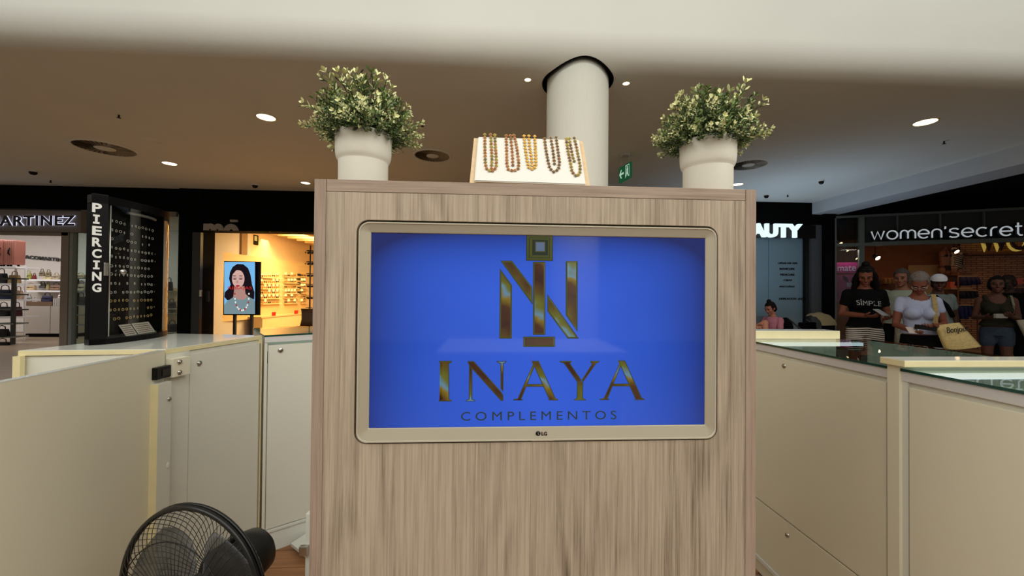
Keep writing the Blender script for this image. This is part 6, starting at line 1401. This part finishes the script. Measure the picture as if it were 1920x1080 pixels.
# 5 woman in olive tank top and denim shorts
t, S_, Hm, k = person('person in a dark olive tank top and denim shorts holding a packet', 1868, 522, 5.3, H=1.51, yaw=-42*DEG, skin=(84, 52, 40), w=.92, nod=.05, look=-.1,
    elbows=[(-.205, .03, 1.06), (.205, .04, 1.06)], hands=[(-.12, -.22, 1.07), (.08, -.24, 1.10)], pdir=[(.4, 0, 1), (-.4, 0, 1)], shirt=(M_olive, 'tank'), shorts=(M_denim, .38), hair=('bob', (12, 8, 8)), sleeves=False, bust=1.2, hem=.94)
tote('pale patterned tote bag on the shoulder of the person in denim shorts', mat('canvas', (150, 142, 122), .9, var=.1), .022, S_, k, t,
     [S_((.14, -.06, 1.10)), S_((.135, -.12, 1.25)), S_((.125, -.06, 1.385)), S_((.15, .06, 1.35)), S_((.24, .08, 1.10))], [S_((.26, -.12, .70)), S_((.50, -.08, .76)), S_((.38, -.05, 1.07)), S_((.15, -.12, 1.04))], pattern=mat('pattern_brown', (60, 48, 40), .8))
P = MW[t] @ S_((-.03, -.33, 1.10)); bm = nb(); box(bm, -.08, .08, -.015, .015, -.028, .028, .004); bm.transform(Matrix.Translation(P)); one('packet', bm, mat('packet_pale', (150, 146, 136), .5), 'pale packet held by the person in the olive tank top', 'packet')
# 6 dark figure behind
person('person in dark clothes standing behind the person in the olive top', 1893, 517, 6.3, H=1.58, yaw=-80*DEG, skin=(60, 40, 32), w=1.2, shirt=(M_blk, 'crew'), shorts=(M_blk, 1.6), hair=('short', (40, 30, 26)))
# waiting bench, seated figures, stroller
bq = at_d(1450, 600, 7.0)
def seatchair(loc, lab, rz=0):
    t = thing('waiting_chair', lab, 'chair', loc, rz, 'moulded chairs in front of the salon')
    m_ = mat('shell_grey', (92, 104, 110), .5)
    bm = nb(); rings = [[(x, y, z) for x, y in rrect(-w_, w_, y0, y0+.03, .012, 3)] for z, w_, y0 in ((.44, .20, .14), (.6, .24, .18), (.78, .23, .23), (.86, .17, .25))]; loft(bm, rings, cap0=True, cap1=True, smooth=True); obj('backrest', bm, m_, t)
    bm = nb(); box(bm, -.22, .22, -.24, .2, .42, .45, .012); obj('seat', bm, m_, t)
    for sx in (-1, 1):
        for sy in (-.2, .16): bm = nb(); tube(bm, [(sx*.15, sy, .42), (sx*.2, sy*1.1, 0)], .011, 6); obj('leg', bm, M_drk, t)
    return t
c1 = at_d(1448, 600, 7.0); 
seatchair((c1.x, c1.y, 0), 'grey moulded chair under the person in pink'); c2p = at_d(1492, 600, 6.9); seatchair((c2p.x, c2p.y, 0), 'empty grey moulded chair between the seated person and the stroller'); c3p = at_d(1384, 600, 7.0); seatchair((c3p.x, c3p.y, 0), 'grey moulded chair at the edge of the oak cabinet')
t, S_, Hm, k = person('person in a pink t-shirt seated and looking down before the salon window', 1447, 562, 7.0, H=1.50, yaw=-75*DEG, skin=(170, 112, 92), w=.9, nod=.45, elbows=[(-.22, -.08, 1.06), (.24, -.1, 1.06)], hands=[(-.05, -.26, 1.16), (.04, -.28, 1.12)],
    shirt=(mat('pink_cotton', (190, 120, 135), .9), 'crew'), shorts=(mat('pale_shorts', (180, 180, 170), .9), .45), hair=('bun', (22, 16, 14)), seated=True, x=c1.x, y=c1.y, zoff=0)
b_ = nb(); ellip(b_, S_((.14, .16, 1.16)), (.13, .09, .19), n=16); o = obj('rucksack', remesh(b_, .012, 1), M_blk, t)
person('person seated at the oak cabinet edge, only a bare leg in view', 1405, 560, 7.0, H=1.6, yaw=58*DEG, skin=(206, 140, 112), w=1.15, shirt=(M_blk, 'crew'), shorts=(M_blk, .3), hair=('short', (40, 30, 26)), seated=True, x=c3p.x+.02, y=c3p.y, zoff=0, knees=[(-.12, -.42, .86), (.12, -.40, 1.20)], ankles=[(-.12, -.44, .50), (-.10, -.40, .96)])
sp_ = at_d(1534, 640, 6.1); sr = thing('stroller', 'stroller with a beige folding hood between the chairs and the shoppers', 'stroller', (sp_.x, sp_.y, 0), .3)
hz0, hz1 = at_d(1534, 608, 6.1).z, at_d(1534, 586, 6.1).z
bm = nb(); n1, n2 = 12, 8; g_ = []
for j in range(n2+1):
    a = PI*(.02+.62*j/n2)
    for i in range(n1+1):
        u = i/n1*2-1; r_ = .20*math.sqrt(max(0, 1-.35*u*u)); g_.append(bm.verts.new((u*.17-.05*0, -r_*math.cos(a), hz0-.02+(hz1-hz0+.02)*math.sin(a)*math.sqrt(max(0.05, 1-.4*u*u))+.006*math.cos(j*PI))))
for j in range(n2):
    for i in range(n1): bm.faces.new((g_[j*(n1+1)+i], g_[j*(n1+1)+i+1], g_[(j+1)*(n1+1)+i+1], g_[(j+1)*(n1+1)+i]))
bmesh.ops.solidify(bm, geom=bm.faces[:], thickness=.006); obj('hood', bm, mat('hood_beige', (176, 160, 122), .9), sr)
bm = nb(); box(bm, -.16, .16, -.16, .22, .45, .52, .02); box(bm, -.16, .16, .12, .2, .5, hz0+.02, .02); obj('seat', bm, M_blk, sr)
for sx in (-1, 1):
    bm = nb(); tube(bm, [(sx*.19, -.3, .12), (sx*.19, .1, .7), (sx*.19, .3, hz0+.05)], .012, 6); tube(bm, [(sx*.19, .3, .12), (sx*.19, 0, .55)], .012, 6); obj('side_frame', bm, M_drk, sr)
    for sy in (-.3, .3):
        bm = nb(); tube(bm, [(sx*.19, sy+.1*math.cos(2*PI*j/16), .12+.1*math.sin(2*PI*j/16)) for j in range(16)], .02, 6, closed=True); obj('wheel', bm, M_blk, sr)
bm = nb(); box(bm, -.6, .6, -.35, .35, 0, .82, .01); box(bm, -.64, .64, -.38, .38, .822, .856, .004); o = obj('desk', bm, M_white); o.location = (.3, -1.6, 0); tag(o, 'white service desk behind the camera', 'desk')
# behind the camera: what the screen mirrors
bm = nb(); lathe(bm, [(.28, 0), (.28, 5.5), (0, 5.5)], 40); o = obj('column', bm, M_col); o.location = (.97, -3.1, 0); tag(o, 'second round white plaster column behind the camera', 'column')
